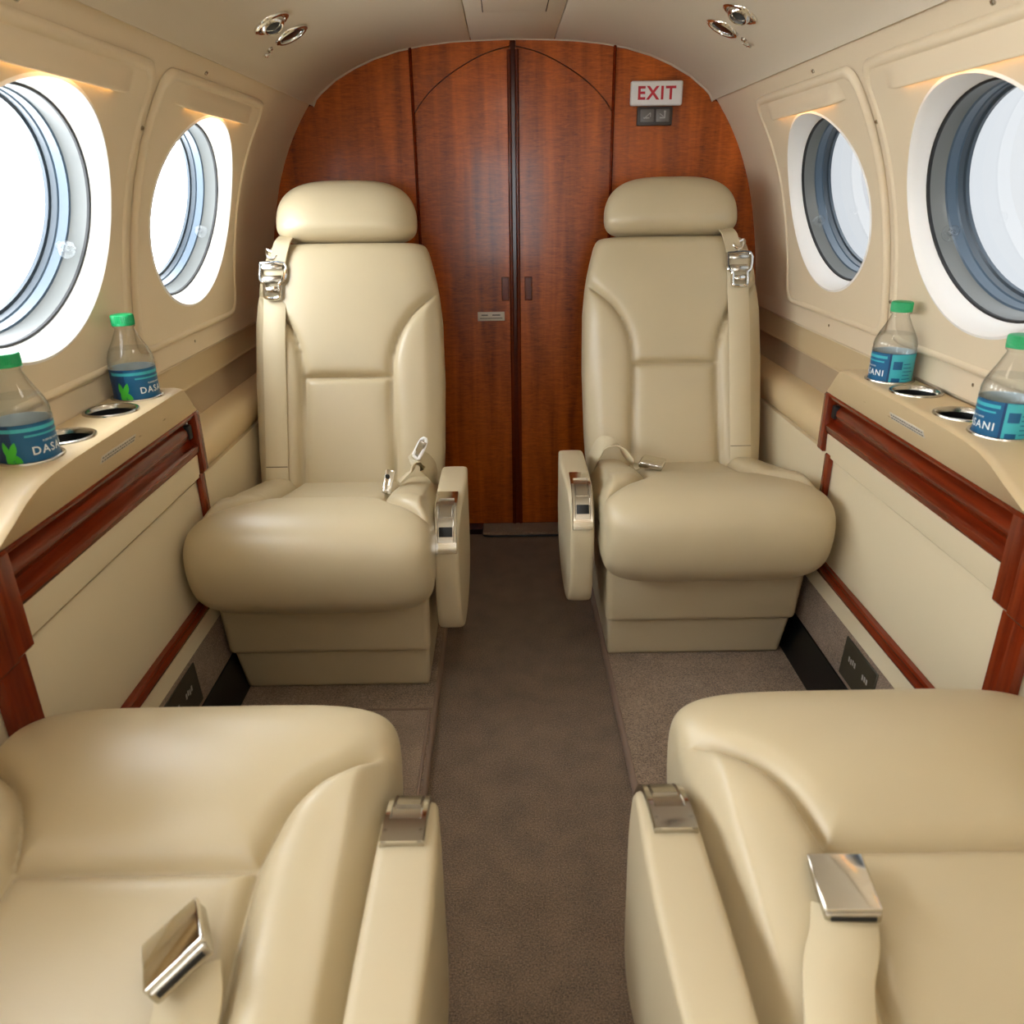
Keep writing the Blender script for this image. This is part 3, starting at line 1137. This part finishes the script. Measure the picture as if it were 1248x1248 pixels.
def build_seat(name, loc, rz, a, recline, label, arm_dx=.0, harness_x=.155, lap=None, lap_kind=0):
    """a = +1 when the aisle is on the seat's local +x side; seat faces local -y"""
    root = empty(name, loc, rz)
    tag(root, label, 'seat')
    root['group'] = 'cream leather cabin seats'
    # plinth and skirt
    def frus(nm, x0, x1, yf, yr, z0, z1, inset, m, bev):
        bm = bmesh.new()
        vs = [(x0 + inset, yf + inset * .4, z0), (x1 - inset * .3, yf + inset * .4, z0), (x1 - inset * .3, yr, z0), (x0 + inset, yr, z0),
              (x0, yf, z1), (x1, yf, z1), (x1, yr, z1), (x0, yr, z1)]
        b = [bm.verts.new(v) for v in vs]
        for f in ((3, 2, 1, 0), (4, 5, 6, 7), (0, 1, 5, 4), (1, 2, 6, 5), (2, 3, 7, 6), (3, 0, 4, 7)):
            bm.faces.new([b[i] for i in f])
        bmesh.ops.recalc_face_normals(bm, faces=bm.faces)
        bmesh.ops.bevel(bm, geom=list(bm.edges), offset=bev, segments=3, profile=.6, affect='EDGES')
        return bm
    bm = frus('', -.203, .192, -.036, .34, .0205, .135, .018, None, .010)
    if a < 0:
        for v in bm.verts: v.co.x *= -1
    parts = [from_bm('base_plinth', bm, 'base', root)]
    bm = frus('', -.210, .199, -.062, .36, .118, .275, .010, None, .014)
    if a < 0:
        for v in bm.verts: v.co.x *= -1
    parts.append(from_bm('base_skirt', bm, 'leather_trim', root))
    # cushion
    for sel, nm in ((0, 'front_bolster'), (1, 'seat_panel'), (2, 'thigh_pad'), (3, 'thigh_pad')):
        parts.append(split_mesh(CV, CF, CR, sel, nm, 'leather', root, vert_normals(CV, CF)))
    # inner shell closes the underside of the cushion
    parts.append(box('cushion_pan', (0, .10, .285), (.36, .40, .05), 'base', root, .01))
    # backrest
    r = math.radians(recline)
    B = Vector((0, .305, .313))
    U = Vector((0, math.sin(r), math.cos(r)))
    N = Vector((0, -math.cos(r), math.sin(r)))
    def bp(x, h, d):
        return B + Vector((x, 0, 0)) + U * h * 1.02 + N * d
    W = np.array([tuple(bp(*v)) for v in BV])
    WN = vert_normals(W, BF)
    for sel, nm in ((4, 'back_shell'), (0, 'upper_back_panel'), (1, 'lower_back_panel'), (2, 'side_bolster'), (3, 'side_bolster')):
        parts.append(split_mesh(W, BF, BR, sel, nm, 'leather' if sel < 4 else 'leather_trim', root, WN))
    # headrest on two posts
    HB = .5555 + .040
    hr = mesh('headrest', np.array([tuple(bp(v[0], HB + v[1], .018 + v[2])) for v in HV]), HF, 'leather', root, True, 60)
    parts.append(hr)
    for sx in (-.06, .06):
        p = bp(sx, .50, -.03)
        q = bp(sx, .58, -.015)
        tube('headrest_post', [p, (p + q) / 2, q], .006, 'chrome', hr)
    # armrest on the aisle side
    x0, x1 = a * (.2125 + arm_dx), a * (.2600 + arm_dx)
    ap = [tuple(p) for p in ARM]
    bm = bmesh.new()
    xm = (x0 + x1) / 2
    rings = []
    wh = abs(x1 - x0) / 2
    cy, cz = .08, .31
    for fx, sc in ((-1, .90), (-.97, .955), (-.85, .988), (-.6, 1.0), (.0, 1.004), (.6, 1.0), (.85, .985), (.97, .95), (1, .90)):
        ring = []
        for (py, pz) in ap:
            v = Vector((py - cy, pz - cz))
            L = v.length
            v = v * ((L - (1 - sc) * .10) / L)
            bulge = .010 if fx > .5 else 0
            ring.append((xm + a * wh * fx + a * bulge * max(0, 1 - ((py - .12) / .18) ** 2), cy + v.x, cz + v.y))
        rings.append(ring)
    arm = loft('armrest', rings, 'leather_trim', root, True, True, True, 60)
    parts.append(arm)
    # chrome seat control wrapped over the arm's front corner
    path = [p for p in ap if p[1] > .330 and p[0] < .050]
    def along(off, i0=0, i1=None):
        out = []
        pp = path[i0:i1]
        for i, p in enumerate(pp):
            q0, q1 = pp[max(0, i - 1)], pp[min(len(pp) - 1, i + 1)]
            t = Vector((q1[0] - q0[0], q1[1] - q0[1])).normalized()
            n = Vector((-t.y, t.x)) * -1
            if n.x > 0 and n.y < 0: n = -n
            if n.y < 0 and abs(n.y) > abs(n.x): n = -n
            if n.x > 0 and abs(n.x) > abs(n.y): n = -n
            out.append(Vector((xm, p[0] + n.x * off, p[1] + n.y * off)))
        return out
    ctl = ribbon('arm_control', along(.0015), (1, 0, 0), abs(x1 - x0) * .86, .005, 'nickel', arm, 2)
    for sx in (-1, 1):
        ribbon('control_rail', [p + Vector((sx * abs(x1 - x0) * .36, 0, 0)) for p in along(.0045)], (1, 0, 0), .0065, .004, 'chrome', ctl, 2)
    n = len(path)
    ribbon('control_edge', along(.0045, 0, 3), (1, 0, 0), abs(x1 - x0) * .8, .004, 'chrome', ctl, 2)
    ribbon('control_edge', along(.0045, n - 3, n), (1, 0, 0), abs(x1 - x0) * .8, .004, 'chrome', ctl, 2)
    ribbon('control_lever', along(.0042, n // 2 - 3, n // 2 + 1), (1, 0, 0), abs(x1 - x0) * .52, .0045, 'nickel', ctl, 2)
    ribbon('control_slot', along(.0038, n // 2 + 2, n // 2 + 5), (1, 0, 0), abs(x1 - x0) * .52, .003, 'black', ctl, 2)
    # shoulder harness on the wall side
    hx = -a * harness_x
    def fp(x, h, lift=.004):
        return bp(x, h, front_depth(x, h) + lift)
    hp = [fp(hx * .99, h, .004) for h in (.005, .04, .10, .18, .26, .34, .42, .47)] + [fp(hx * 1.0, .50, .008)]
    har = ribbon('shoulder_harness', hp, (1, 0, 0), .050, .003, 'web', root)
    parts.append(har)
    ribbon('stitch_line', [bp(hx * .99 + s_ * .024, .062, front_depth(hx, .06) + .0062) for s_ in (-1, 0, 1)], tuple(U), .0022, .001, 'dark_brown', har, 2)
    ribbon('harness_loop', [fp(hx * .93, .500, .010), fp(hx * .90, .523, .012), bp(hx * .86, .548, front_depth(hx * .86, .53) + .009), bp(hx * .84, .566, front_depth(hx * .84, .53) - .012)], (1, 0, 0), .036, .004, 'leather_trim', har)
    # buckle: open chrome frame with cross bars and a hooked ring
    def hb(nm, pts, rad, m, par, closed=True):
        Q = [fp(hx, h + .024, l) + Vector((x, 0, 0)) for x, h, l in pts]
        if closed: Q = Q + [Q[0]]
        return tube(nm, Q, rad, m, par, 8, sm=3)
    bk_ = hb('harness_buckle', [(-.026, .478, .012), (.026, .478, .012), (.026, .442, .012), (.017, .432, .012), (.017, .408, .012), (.008, .402, .012), (-.008, .402, .012), (-.017, .408, .012), (-.017, .432, .012), (-.026, .442, .012)], .0042, 'chrome', har)
    parts_plate = []
    for x_, h0, h1, w_, m_ in ((0, .465, .476, .046, 'nickel'), (0, .436, .450, .042, 'nickel'), (0, .415, .426, .026, 'chrome')):
        ribbon('buckle_bar', [fp(hx, h0 + .024, .012), fp(hx, (h0 + h1) / 2 + .024, .0145), fp(hx, h1 + .024, .012)], (1, 0, 0), w_, .003, m_, bk_, 2)
    hb('hook_ring', [(-.014, .510, .012), (-.012, .496, .014), (0, .486, .015), (.012, .496, .014), (.014, .510, .012), (0, .504, .014)], .0036, 'chrome', bk_)
    # lap belt
    if lap_kind == 1:      # strap arcs off the aisle side, buckle lies on the pan
        pts = []
        for x, y, l in ((.206, .262, .000), (.203, .228, .030), (.184, .196, .046), (.150, .172, .038), (.118, .152, .020), (.098, .138, .013)):
            pts.append(Vector((a * x, y, cushion_z(a * x, y) + l)))
        lb = ribbon('lap_belt', pts, [(0, -.3, 1), (a * .25, 1, .4), (a * .35, 1, .2), (a * .4, 1, 0), (a * .45, 1, 0), (a * .45, 1, 0)], .046, .0035, 'web', root)
        parts.append(lb)
        c = Vector((a * .083, .128, cushion_z(a * .083, .128) + .016))
        flip_buckle(lb, c, (a * -1, -.42, -.10), (0.05, -.15, 1), .82)
    elif lap_kind == 2:    # tongue and folded strap standing by the aisle side
        pts = [Vector((a * .195, .250, .365)), Vector((a * .188, .215, .405)), Vector((a * .168, .180, .435)), Vector((a * .150, .160, .418)), Vector((a * .128, .150, .400))]
        lb = ribbon('lap_belt', pts, [(0, .6, 1), (.2, .7, .8), (.3, .8, .5), (.4, .8, .3), (.4, .9, .3)], .046, .0035, 'web', root)
        parts.append(lb)
        bm = bmesh.new()
        R = Matrix.Rotation(math.radians(14), 3, 'Y') @ Matrix.Rotation(math.radians(-25), 3, 'X')
        c = Vector((a * .108, .132, cushion_z(a * .108, .132) + .030))
        bm_box(bm, c, (.019, .011, .050), .003, 2, R)
        tg = from_bm('belt_tongue', bm, 'chrome', lb)
        lathe('tongue_hole', [(0, .0005), (.0045, .0005), (.0045, -.001)], c + Vector((0, -.0058, .014)), 'black', tg, 16, (0, -1, .1))
        Q = [Vector((a * x, y, z)) for x, y, z in ((.158, .166, .452), (.176, .178, .482), (.186, .176, .478), (.170, .162, .446))]
        tube('belt_fitting', Q + [Q[0]], .0035, 'white_plastic', lb, 8, sm=3)
        box('fitting_bar', (Q[0] + Q[1] + Q[2] + Q[3]) / 4, (.015, .008, .034), 'nickel', lb, .002, 2, Matrix.Rotation(math.radians(a * 28), 3, 'Y'))
    elif lap_kind == 3:    # near seat: buckle tilted up on its strap
        pts = []
        for x, y, l in ((.104, .300, .004), (.096, .245, .004), (.092, .205, .006), (.094, .177, .014), (.088, .155, .022)):
            pts.append(Vector((a * x, y, cushion_z(a * x, y) + l)))
        lb = ribbon('lap_belt', pts, (1, .1, 0), .050, .0035, 'web', root)
        parts.append(lb)
        c = Vector((a * .080, .147, cushion_z(a * .080, .147) + .030))
        flip_buckle(lb, c, (a * -.52, -1.0, -.30), (a * -.5, .15, 1), 1.0)
    elif lap_kind == 4:
        pts = []
        for x, y, l in ((.175, .300, .008), (.165, .235, .008), (.150, .18, .008), (.134, .15, .008), (.124, .125, .011)):
            pts.append(Vector((a * x, y, cushion_z(a * x, y) + l)))
        lb = ribbon('lap_belt', pts, (1, .1, 0), .052, .0035, 'web', root)
        parts.append(lb)
        c = Vector((a * .119, .108, cushion_z(a * .119, .108) + .017))
        flip_buckle(lb, c, (a * -.08, -1.0, .10), (a * .06, -.1, 1), .90)
    if root.location.z > 0:
        dz = Matrix.Translation((0, 0, -root.location.z))
        st = list(root.children)
        while st:
            c = st.pop()
            c.data.transform(dz)
            st += list(c.children)
    return root


SX = .376
build_seat('cabin_seat', (-SX - .006, 1.355, .02), 0, 1, 21, 'cream leather seat facing us at the far left, tongue upright on its cushion', 0, .158, lap_kind=2)
build_seat('cabin_seat', (.368, 1.455, .02), 0, -1, 21, 'cream leather seat facing us at the far right, below the exit sign', .014, .150, lap_kind=1)
build_seat('cabin_seat', (-SX + .005, .572, .02), math.pi, -1, 56, 'near left cream leather seat facing away, tilted buckle lying on its cushion', .004, lap_kind=3)
build_seat('cabin_seat', (.366, .582, .02), math.pi, 1, 56, 'near right cream leather seat facing away, flat buckle and strap by its inner side', .010, lap_kind=4)


# ------------------------------------------------------------------ side consoles with cup holders and stowed table slot
CT = .655                                              # top of the console
CUPX = .613


def console(side, oY, cups, plac, lift=0.0):
    nm = 'left' if side < 0 else 'right'
    yf, yn = 1.461 + oY, .871 + oY
    root = empty('side_console', (side * .6, (yf + yn) / 2, CT))
    tag(root, 'cream side ledge with four cup holders and red wood slot, %s wall' % nm, 'console', 'side consoles')
    kids = []
    def add(o):
        kids.append(o)
        return o
    ys = [yn - .32, yn - .312, yn - .29, yn - .22, yn - .16, yn - .08, yn - .02, yn + .03, yn + .07, yn + .13, yn + .30, yf - .13, yf - .105, yf - .09, yf - .06, yf - .03, yf - .006, yf]
    xf = [.54, .50, .486, .478, .487, .514, .535, .549, .556, .5605, .563, .5635, .566, .5685, .575, .582, .588, .59]
    zt = [CT] * 12 + [CT - .0015, CT - .006, CT - .025, CT - .045, CT - .061, CT - .066]
    rings = []
    for y, x, z in zip(ys, xf, zt):
        zb = .587
        dx, dz = .5915 - x, z - zb
        rings.append([(side * .652, y, z), (side * (x + .013), y, z), (side * (x + .006), y, z - min(.0012, dz * .1)), (side * (x + .0015), y, z - min(.0045, dz * .25)),
                      (side * (x + .0015 + dx * .12), y, z - dz * .22), (side * (x + dx * .85), y, zb + dz * .1), (side * .5915, y, zb), (side * .652, y, zb)])
    top = add(loft('ledge_top', rings, 'console', root, True, True, True, 34))
    # the cup holders are cut through the ledge
    cut = bmesh.new()
    for c in cups:
        rr = bmesh.ops.create_cone(cut, cap_ends=True, segments=48, radius1=.0352, radius2=.0352, depth=.08)
        for v in rr['verts']:
            v.co += Vector((side * CUPX, c, CT - .0))
    cme = bpy.data.meshes.new('cut')
    cut.to_mesh(cme)
    cut.free()
    co = bpy.data.objects.new('cut', cme)
    COL.objects.link(co)
    co.parent = root
    md = top.modifiers.new('holes', 'BOOLEAN')
    md.operation = 'DIFFERENCE'
    md.object = co
    md.solver = 'EXACT'
    bpy.context.view_layer.update()
    dg = bpy.context.evaluated_depsgraph_get()
    nme = bpy.data.meshes.new_from_object(top.evaluated_get(dg))
    top.modifiers.clear()
    top.data = nme
    bpy.data.objects.remove(co)
    for c in cups:
        ring = add(lathe('cup_holder', [(.0325, -.004), (.0335, .0005), (.0345, .0022), (.0365, .0030), (.0385, .0022), (.0392, .0), (.0392, -.002)], (side * CUPX, c, CT), 'nickel', root, 48))
        w = lathe('cup_well', [(.0335, 0), (.0335, -.0385), (.030, -.040), (0, -.040)], (side * CUPX, c, CT), 'black', ring, 40)
        w['label'] = 'black cup well'
    # sloped-face placard with two lines of fine print
    y0 = plac
    fx = np.interp(y0, ys, xf)
    p_top = Vector((side * (fx + .0015 + (.5915 - fx) * .12), y0, CT - .068 * .22))
    p_bot = Vector((side * (fx + (.5915 - fx) * .85), y0, .587 + .0068))
    d = (p_bot - p_top)
    nrm = Vector((-side * 1, 0, 0)) - d.normalized() * (-side * d.normalized().x)
    nrm.normalize()
    R = Matrix((Vector((0, 1, 0)), d.normalized(), nrm)).transposed()
    c0 = p_top + d * .42 + nrm * .0006
    bm = bmesh.new()
    bm_box(bm, c0, (.105, .0125, .0012), .0004, 1, R)
    pc = add(from_bm('placard', bm, 'placard', root))
    pc['label'] = 'pale printed placard'
    for k in (-1, 1):
        bm = bmesh.new()
        for j in range(14):
            wj = random.uniform(.003, .006)
            bm_box(bm, c0 + R @ Vector((-.047 + j * .0072, k * .0026, .0009)), (wj, .0022, .0003), 0, 1, R)
        from_bm('print_line', bm, 'ink', pc)
    # red wood table slot: upper lip, hollow channel, lower lip
    S = lambda pts: [(side * a, b) for a, b in pts]
    add(strip('table_slot', S([(.604, .588), (.5925, .5875), (.5895, .584), (.5905, .580), (.596, .579), (.606, .577), (.612, .570), (.603, .5655), (.598, .558), (.5975, .549), (.601, .541), (.606, .536), (.602, .532), (.594, .530), (.5895, .526), (.590, .518), (.5925, .5125), (.604, .511)]), 'y', yn - .02, yf - .004, 'wood_red', root, angle=50))
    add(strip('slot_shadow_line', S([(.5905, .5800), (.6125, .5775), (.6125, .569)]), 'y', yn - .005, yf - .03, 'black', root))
    add(box('finger_hole', (side * .600, yf - .034, .556), (.012, .016, .026), 'black', root, .004))
    # cream fascia between the slot and the panel seam
    add(prism('fascia_panel', S([(.6085, .5125), (.5955, .5115), (.5945, .508), (.5965, .468), (.599, .4655), (.6085, .4655)]), 'y', yn + .002, yf - .024, 'lower', root))
    # far upright: wider upper block, narrower strip below
    def board(nm_, y0_, y1_, z0_, z1_, xo, m='wood_post', x1_=.603):
        return add(prism(nm_, S([(x1_, z0_), (xo + .0035, z0_), (xo, z0_ + .004), (xo, z1_ - .004), (xo + .0035, z1_), (x1_, z1_)]), 'y', y0_, y1_, m, root, .0008))
    board('upright_block', yf - .021, yf, .473, .588, .5875)
    k = .02 if side < 0 else 0
    board('upright_strip', yf - .048 + k, yf - .028 + k, .245, .474, .5935)
    # near upright: two boards side by side above and below
    q = -.010 if side < 0 else -.028
    u = 0 if side < 0 else -.012
    board('upright_block', yn - .034 + u, yn + .001 + u, .462, .588, .586)
    board('upright_block', yn - .075 + u, yn - .036 + u, .462, .588, .582)
    board('upright_strip', yn - .024 + q, yn + q, .10, .463, .5915)
    board('upright_strip', yn - .050 + q, yn - .026 + q, .10, .463, .5895)
    dz = Matrix.Translation(-root.location)
    root.location.z += lift
    st = list(kids)
    while st:
        c = st.pop()
        c.data.transform(dz)
        st += list(c.children)
    return root


CUPS_R = [1.272, 1.182, 1.048, .960]
CUPS_L = [1.205, 1.115, .984, .904]
console(-1, -.092, CUPS_L, 1.040, .007)
console(1, 0, CUPS_R, 1.120)

# switch plates in the carpeted kick strip
for side, y0, y1 in ((-1, 1.035, 1.165), (1, 1.09, 1.215)):
    zc_ = .152
    R = Matrix.Rotation(side * math.radians(3.3), 3, 'Y')
    t = box('outlet_plate', (side * .5895, (y0 + y1) / 2, zc_), (.003, y1 - y0, .078), 'plate', None, .001, 1, R)
    tag(t, 'dark bronze plate set in the carpeted kick strip, %s wall' % ('left' if side < 0 else 'right'), 'plate', 'outlet plates')
    bm = bmesh.new()
    for k in range(7):
        bm_box(bm, (side * .5874, y0 + .025 + (k if k < 3 else k + 3.2) * .0078, zc_ + .006 + random.uniform(-.003, .003)), (.0006, .0045, .010), 0)
    mk = from_bm('print_marks', bm, 'light_grey', t)

# ------------------------------------------------------------------ bottles
def wrap(vs, fs, c, R, a0, z0):
    """flat lettering (x, y) bent round a vertical cylinder; a0 = heading of x = 0"""
    out = []
    for x, y, _ in vs:
        a = a0 + x / R
        out.append((c[0] + R * math.cos(a), c[1] + R * math.sin(a), c[2] + z0 + y))
    return out, fs


def leaf_shape(cx, cy, L, W, ang, n=12):
    """pointed leaf as a row of quads across its midrib"""
    c, q = math.cos(ang), math.sin(ang)
    vs = []
    for i in range(n + 1):
        t = i / n
        w = W * (math.sin(math.pi * t ** .85) ** .85 if 0 < t < 1 else .02)
        for sg in (1, -1):
            x, y = t * L, sg * w
            vs.append((cx + c * x - q * y, cy + q * x + c * y, 0))
    return vs, [(2 * i, 2 * i + 1, 2 * i + 3, 2 * i + 2) for i in range(n)]


def grid_patch(x0, x1, y0, y1, n=12):
    vs = [(x0 + (x1 - x0) * i / n, y, 0) for y in (y0, y1) for i in range(n + 1)]
    fs = [(i, i + 1, n + 2 + i, n + 1 + i) for i in range(n)]
    return vs, fs


BR_ = .0338
DAS = text_mesh('DASANI', .0138, .0002, 1.2)
SMALL = text_mesh('PURIFIED WATER', .0034, .00004)


def bottle(loc, heading, label):
    """squat clear bottle standing in a cup holder; heading = direction the label's name faces"""
    root = empty('water_bottle', loc)
    tag(root, label, 'bottle', 'water bottles in the cup holders')
    o = (0, 0, 0)
    R = BR_
    lo = .044                                          # the foot is hidden in the holder: a squat bottle
    prof = [(0, .004 + lo), (.012, .002 + lo), (.024, lo), (.030, .002 + lo), (.0325, .008 + lo), (R, .058), (R - .0012, .062), (R - .0012, .128), (R, .130),
            (R + .0002, .134), (R - .0008, .137), (R - .0002, .141), (R - .001, .146), (R - .0035, .154), (R - .008, .163), (R - .013, .172), (R - .0165, .180), (.0150, .185), (.0137, .188), (.0137, .191), (.0162, .192), (.0162, .194), (.0133, .195), (.0133, .204)]
    b = lathe('bottle_body', prof, o, 'clear', root, 44, angle=80)
    wprof = [(0, .006 + lo), (.024, .003 + lo), (.0315, .009 + lo), (R - .0024, .062), (R - .0024, .128), (R - .0014, .133), (R - .002, .143), (R - .0048, .154), (R - .0075, .160), (0, .160)]
    lathe('water', wprof, o, 'water', root, 40, angle=60)
    # cap with fine ribs
    n = 96
    rings = []
    for r, h, k in ((0, .2105, 0), (.0135, .2105, 0), (.0155, .2098, 0), (.0163, .208, 1), (.0163, .1985, 1), (.0166, .1978, 0), (.0166, .1945, 0), (.0150, .194, 0)):
        rings.append([Vector(((r + (.0004 * (-1) ** i if k else 0)) * math.cos(2 * math.pi * i / n), (r + (.0004 * (-1) ** i if k else 0)) * math.sin(2 * math.pi * i / n), h)) for i in range(n)])
    cp = loft('bottle_cap', rings, 'cap', root, True, False, True, 30)
    # printed label
    z0, z1 = .066, .131
    lb = lathe('bottle_label', [(R - .0003, z0), (R - .0003, z1)], o, 'label_blue', root, 64)
    RL = R + .0001
    def pr(nm, vs, fs, m, zc, r=RL):
        v2, f2 = wrap(vs, fs, o, r, heading, zc)
        return mesh(nm, v2, f2, m, lb, False)
    W2 = math.pi * R
    q = 0.0003
    v, f = grid_patch(-.062, -.013, z0 + .001, z1 - .001, 16); pr('navy_field', v, f, 'label_navy', 0, RL - .0002)
    v, f = grid_patch(.0705, .126, z0 + .001, z1 - .001, 18); pr('teal_field', v, f, 'label_teal', 0, RL - .0001)
    v, f = grid_patch(.0675, .0705, z0, z1, 2); pr('navy_field', v, f, 'label_navy', 0)
    v, f = grid_patch(-.036, .064, z1 - .009, z1 - .0045, 16); pr('teal_band', v, f, 'label_teal', 0)
    v, f = grid_patch(.002, .060, z1 - .0155, z1 - .0130, 12); pr('teal_band', v, f, 'label_teal', 0)
    v, f = grid_patch(-.050, .064, z0 + .002, z0 + .006, 16); pr('teal_band', v, f, 'label_teal', 0)
    pr('brand_lettering', DAS[0] + np.array([.0345, 0, 0]), DAS[1], 'label_white', .0985, RL + q)
    pr('small_lettering', SMALL[0] + np.array([.034, 0, 0]), SMALL[1], 'label_white', .1085, RL + q)
    for cx, cy, L_, W_, an in ((-.0085, .0765, .027, .0090, 2.08), (-.0200, .0930, .019, .0038, 1.72), (-.0165, .0925, .020, .0042, 1.22)):
        v, f = leaf_shape(cx, cy, L_, W_, an)
        pr('leaf_print', v, f, 'leaf', 0, RL + q * 2)
    v, f = grid_patch(.0045, .0135, z0 + .0045, z0 + .0155, 6); pr('white_badge', v, f, 'label_white', 0, RL + q)
    v, f = grid_patch(.0070, .0110, z0 + .0065, z0 + .0135, 4); pr('badge_print', v, f, 'ink', 0, RL + 2 * q)
    v, f = grid_patch(.075, .088, z0 + .012, z0 + .026, 8); pr('dark_patch', v, f, 'label_blue', 0, RL + q)
    v, f = grid_patch(.075, .089, z0 + .040, z0 + .053, 8); pr('dark_patch', v, f, 'label_blue', 0, RL + q)
    for k in range(6):
        v, f = grid_patch(.091, .110 - (k % 3) * .003, z0 + .018 + k * .006, z0 + .0192 + k * .006, 6); pr('text_rule', v, f, 'label_blue', 0, RL + q)
    v, f = leaf_shape(.049, .078, .012, .004, .5); pr('leaf_print', v, f, 'leaf', 0, RL + q)
    v, f = leaf_shape(.052, .076, .012, .004, 2.5); pr('leaf_print', v, f, 'leaf', 0, RL + q)
    for c in root.children_recursive:
        c.data.transform(Matrix.Translation((0, 0, -lo)))
    return root


zb = CT - .0395
def toward_cam(x, y, extra):
    return math.atan2(0 - y, CAM_X - x) + extra
for i, (x, y, ex, lab) in enumerate((
        (-CUPX, CUPS_L[0], -.05, 'water bottle in the farther holder of the left ledge'),
        (-CUPX, CUPS_L[3], -.10, 'water bottle at the left picture edge, in the nearest left holder'),
        (CUPX, CUPS_R[0], -2.12, 'water bottle in the farther holder of the right ledge'),
        (CUPX, CUPS_R[3], -2.05, 'water bottle at the right picture edge, in the nearest right holder'))):
    bottle((x, y, zb + (.007 if x < 0 else 0)), toward_cam(x, y, ex), lab)

# ------------------------------------------------------------------ exit sign and warning lights on the bulkhead
t = box('exit_sign', (.3565, YB - .011, 1.173), (.129, .020, .055), 'white_plastic', None, .006, 3)
tag(t, 'white lit sign reading EXIT in red on the bulkhead', 'sign')
ev, ef = text_mesh('EXIT', .0410, .0011, 1.18)
ev = [(v[0] * 1.0 + .3565, YB - .0213, v[1] * 1.0 + 1.1735) for v in ev]
mesh('lettering', ev, ef, 'sign_red', t, False)
t = box('warning_light', (.3555, YB - .007, 1.1225), (.089, .012, .043), 'grey_plastic', None, .004, 2)
tag(t, 'dark grey twin warning light below the exit sign', 'light')
for k in (-1, 1):
    ln = box('lens', (.3555 + k * .0195, YB - .0135, 1.1235), (.034, .003, .029), 'grey_lens', t, .002, 2)
    bm = bmesh.new()
    yy = YB - .0153
    cx = .3555 + k * .0195
    if k < 0:      # cigarette with smoke, struck through
        bm_box(bm, (cx - .002, yy, 1.1185), (.015, .0006, .0028), 0)
        bm_box(bm, (cx, yy - .0002, 1.1235), (.021, .0006, .002), 0, 1, Matrix.Rotation(math.radians(-40), 3, 'Y'))
        bm_box(bm, (cx + .008, yy, 1.125), (.0018, .0006, .009), 0)
    else:          # seated figure with belt
        bm_box(bm, (cx - .001, yy, 1.1185), (.013, .0006, .0030), 0)
        bm_box(bm, (cx + .005, yy, 1.1240), (.0032, .0006, .013), 0)
        bm_box(bm, (cx - .003, yy, 1.1245), (.012, .0006, .0018), 0, 1, Matrix.Rotation(math.radians(35), 3, 'Y'))
        bm_box(bm, (cx + .005, yy, 1.1325), (.005, .0006, .004), 0)
    from_bm('pictogram', bm, 'light_grey', ln)

# ------------------------------------------------------------------ overhead air vents, reading lights and mask hooks
def ceil_pt(x):
    s = 1 if x > 0 else -1
    xs = [p[0] for p in CEIL[:-4]]
    zs = [p[1] for p in CEIL[:-4]]
    z = float(np.interp(abs(x), xs, zs))
    z2 = float(np.interp(abs(x) + .01, xs, zs))
    n = Vector((-s * (z - z2), 0, -.01)).normalized()
    return Vector((x, 0, z)), n


def fitting(kind, x, y, label):
    p, n = ceil_pt(x)
    p.y = y
    r = empty(kind, p)
    tag(r, label, 'vent' if kind == 'air_vent' else 'light', 'air vents overhead' if kind == 'air_vent' else 'reading lights overhead')
    fl_ = lathe('flange', [(.0285, -.003), (.0285, .0005), (.0270, .0030), (.0240, .0042), (.0215, .0036), (.0205, .0010), (.0205, -.012)], (0, 0, 0), 'chrome', r, 44, n)
    if kind == 'air_vent':
        lathe('eyeball', [(.0200, -.008), (.0198, -.002), (.0180, .0050), (.0150, .0088), (.0135, .0098), (.0120, .0090), (.0110, .002), (.0, .001)], (0, 0, 0), 'chrome', r, 40, (n + Vector((0, -.28, 0))).normalized())
        lathe('nozzle', [(.0105, .0045), (.0, .0050)], (0, 0, 0), 'black', r, 24, (n + Vector((0, -.28, 0))).normalized())
    else:
        lathe('lens', [(.0203, -.002), (.0190, .0012), (.010, .0026), (.0, .0028)], (0, 0, 0), 'dark_glass', r, 40, n)
    for c in r.children:
        c.data.transform(Matrix.Scale(1.2, 4))
    return r


def hook(x, y, label):
    p, n = ceil_pt(x)
    p.y = y
    r = empty('mask_hook', p)
    tag(r, label, 'hook', 'small hooks beside the reading lights')
    lathe('hook_base', [(0, .004), (.005, .0035), (.0065, .0), (.0065, -.003)], (0, 0, 0), 'nickel', r, 20, n)
    s = 1 if x > 0 else -1
    a_ = n * .004
    tube('hook_arm', [a_, n * .009 + Vector((s * .004, -.002, 0)), n * .010 + Vector((s * .012, -.006, -.003)), n * .013 + Vector((s * .017, -.012, -.004))], .0022, 'chrome', r, 8)
    tube('hook_bar', [n * .010 + Vector((s * .010, -.012, -.003)), n * .010 + Vector((s * .012, -.006, -.003)), n * .010 + Vector((s * .013, .004, -.003))], .002, 'chrome', r, 8)
    return r


fitting('air_vent', -.418, 1.532, 'chrome eyeball air vent in the left ceiling, nearer us')
fitting('reading_light', -.414, 1.652, 'chrome ringed dark reading light in the left ceiling')
hook(-.455, 1.645, 'small metal hook by the left reading light')
fitting('air_vent', .391, 1.577, 'chrome eyeball air vent in the right ceiling, nearer us')
fitting('reading_light', .393, 1.704, 'chrome ringed dark reading light in the right ceiling')
hook(.434, 1.695, 'small metal hook by the right reading light')
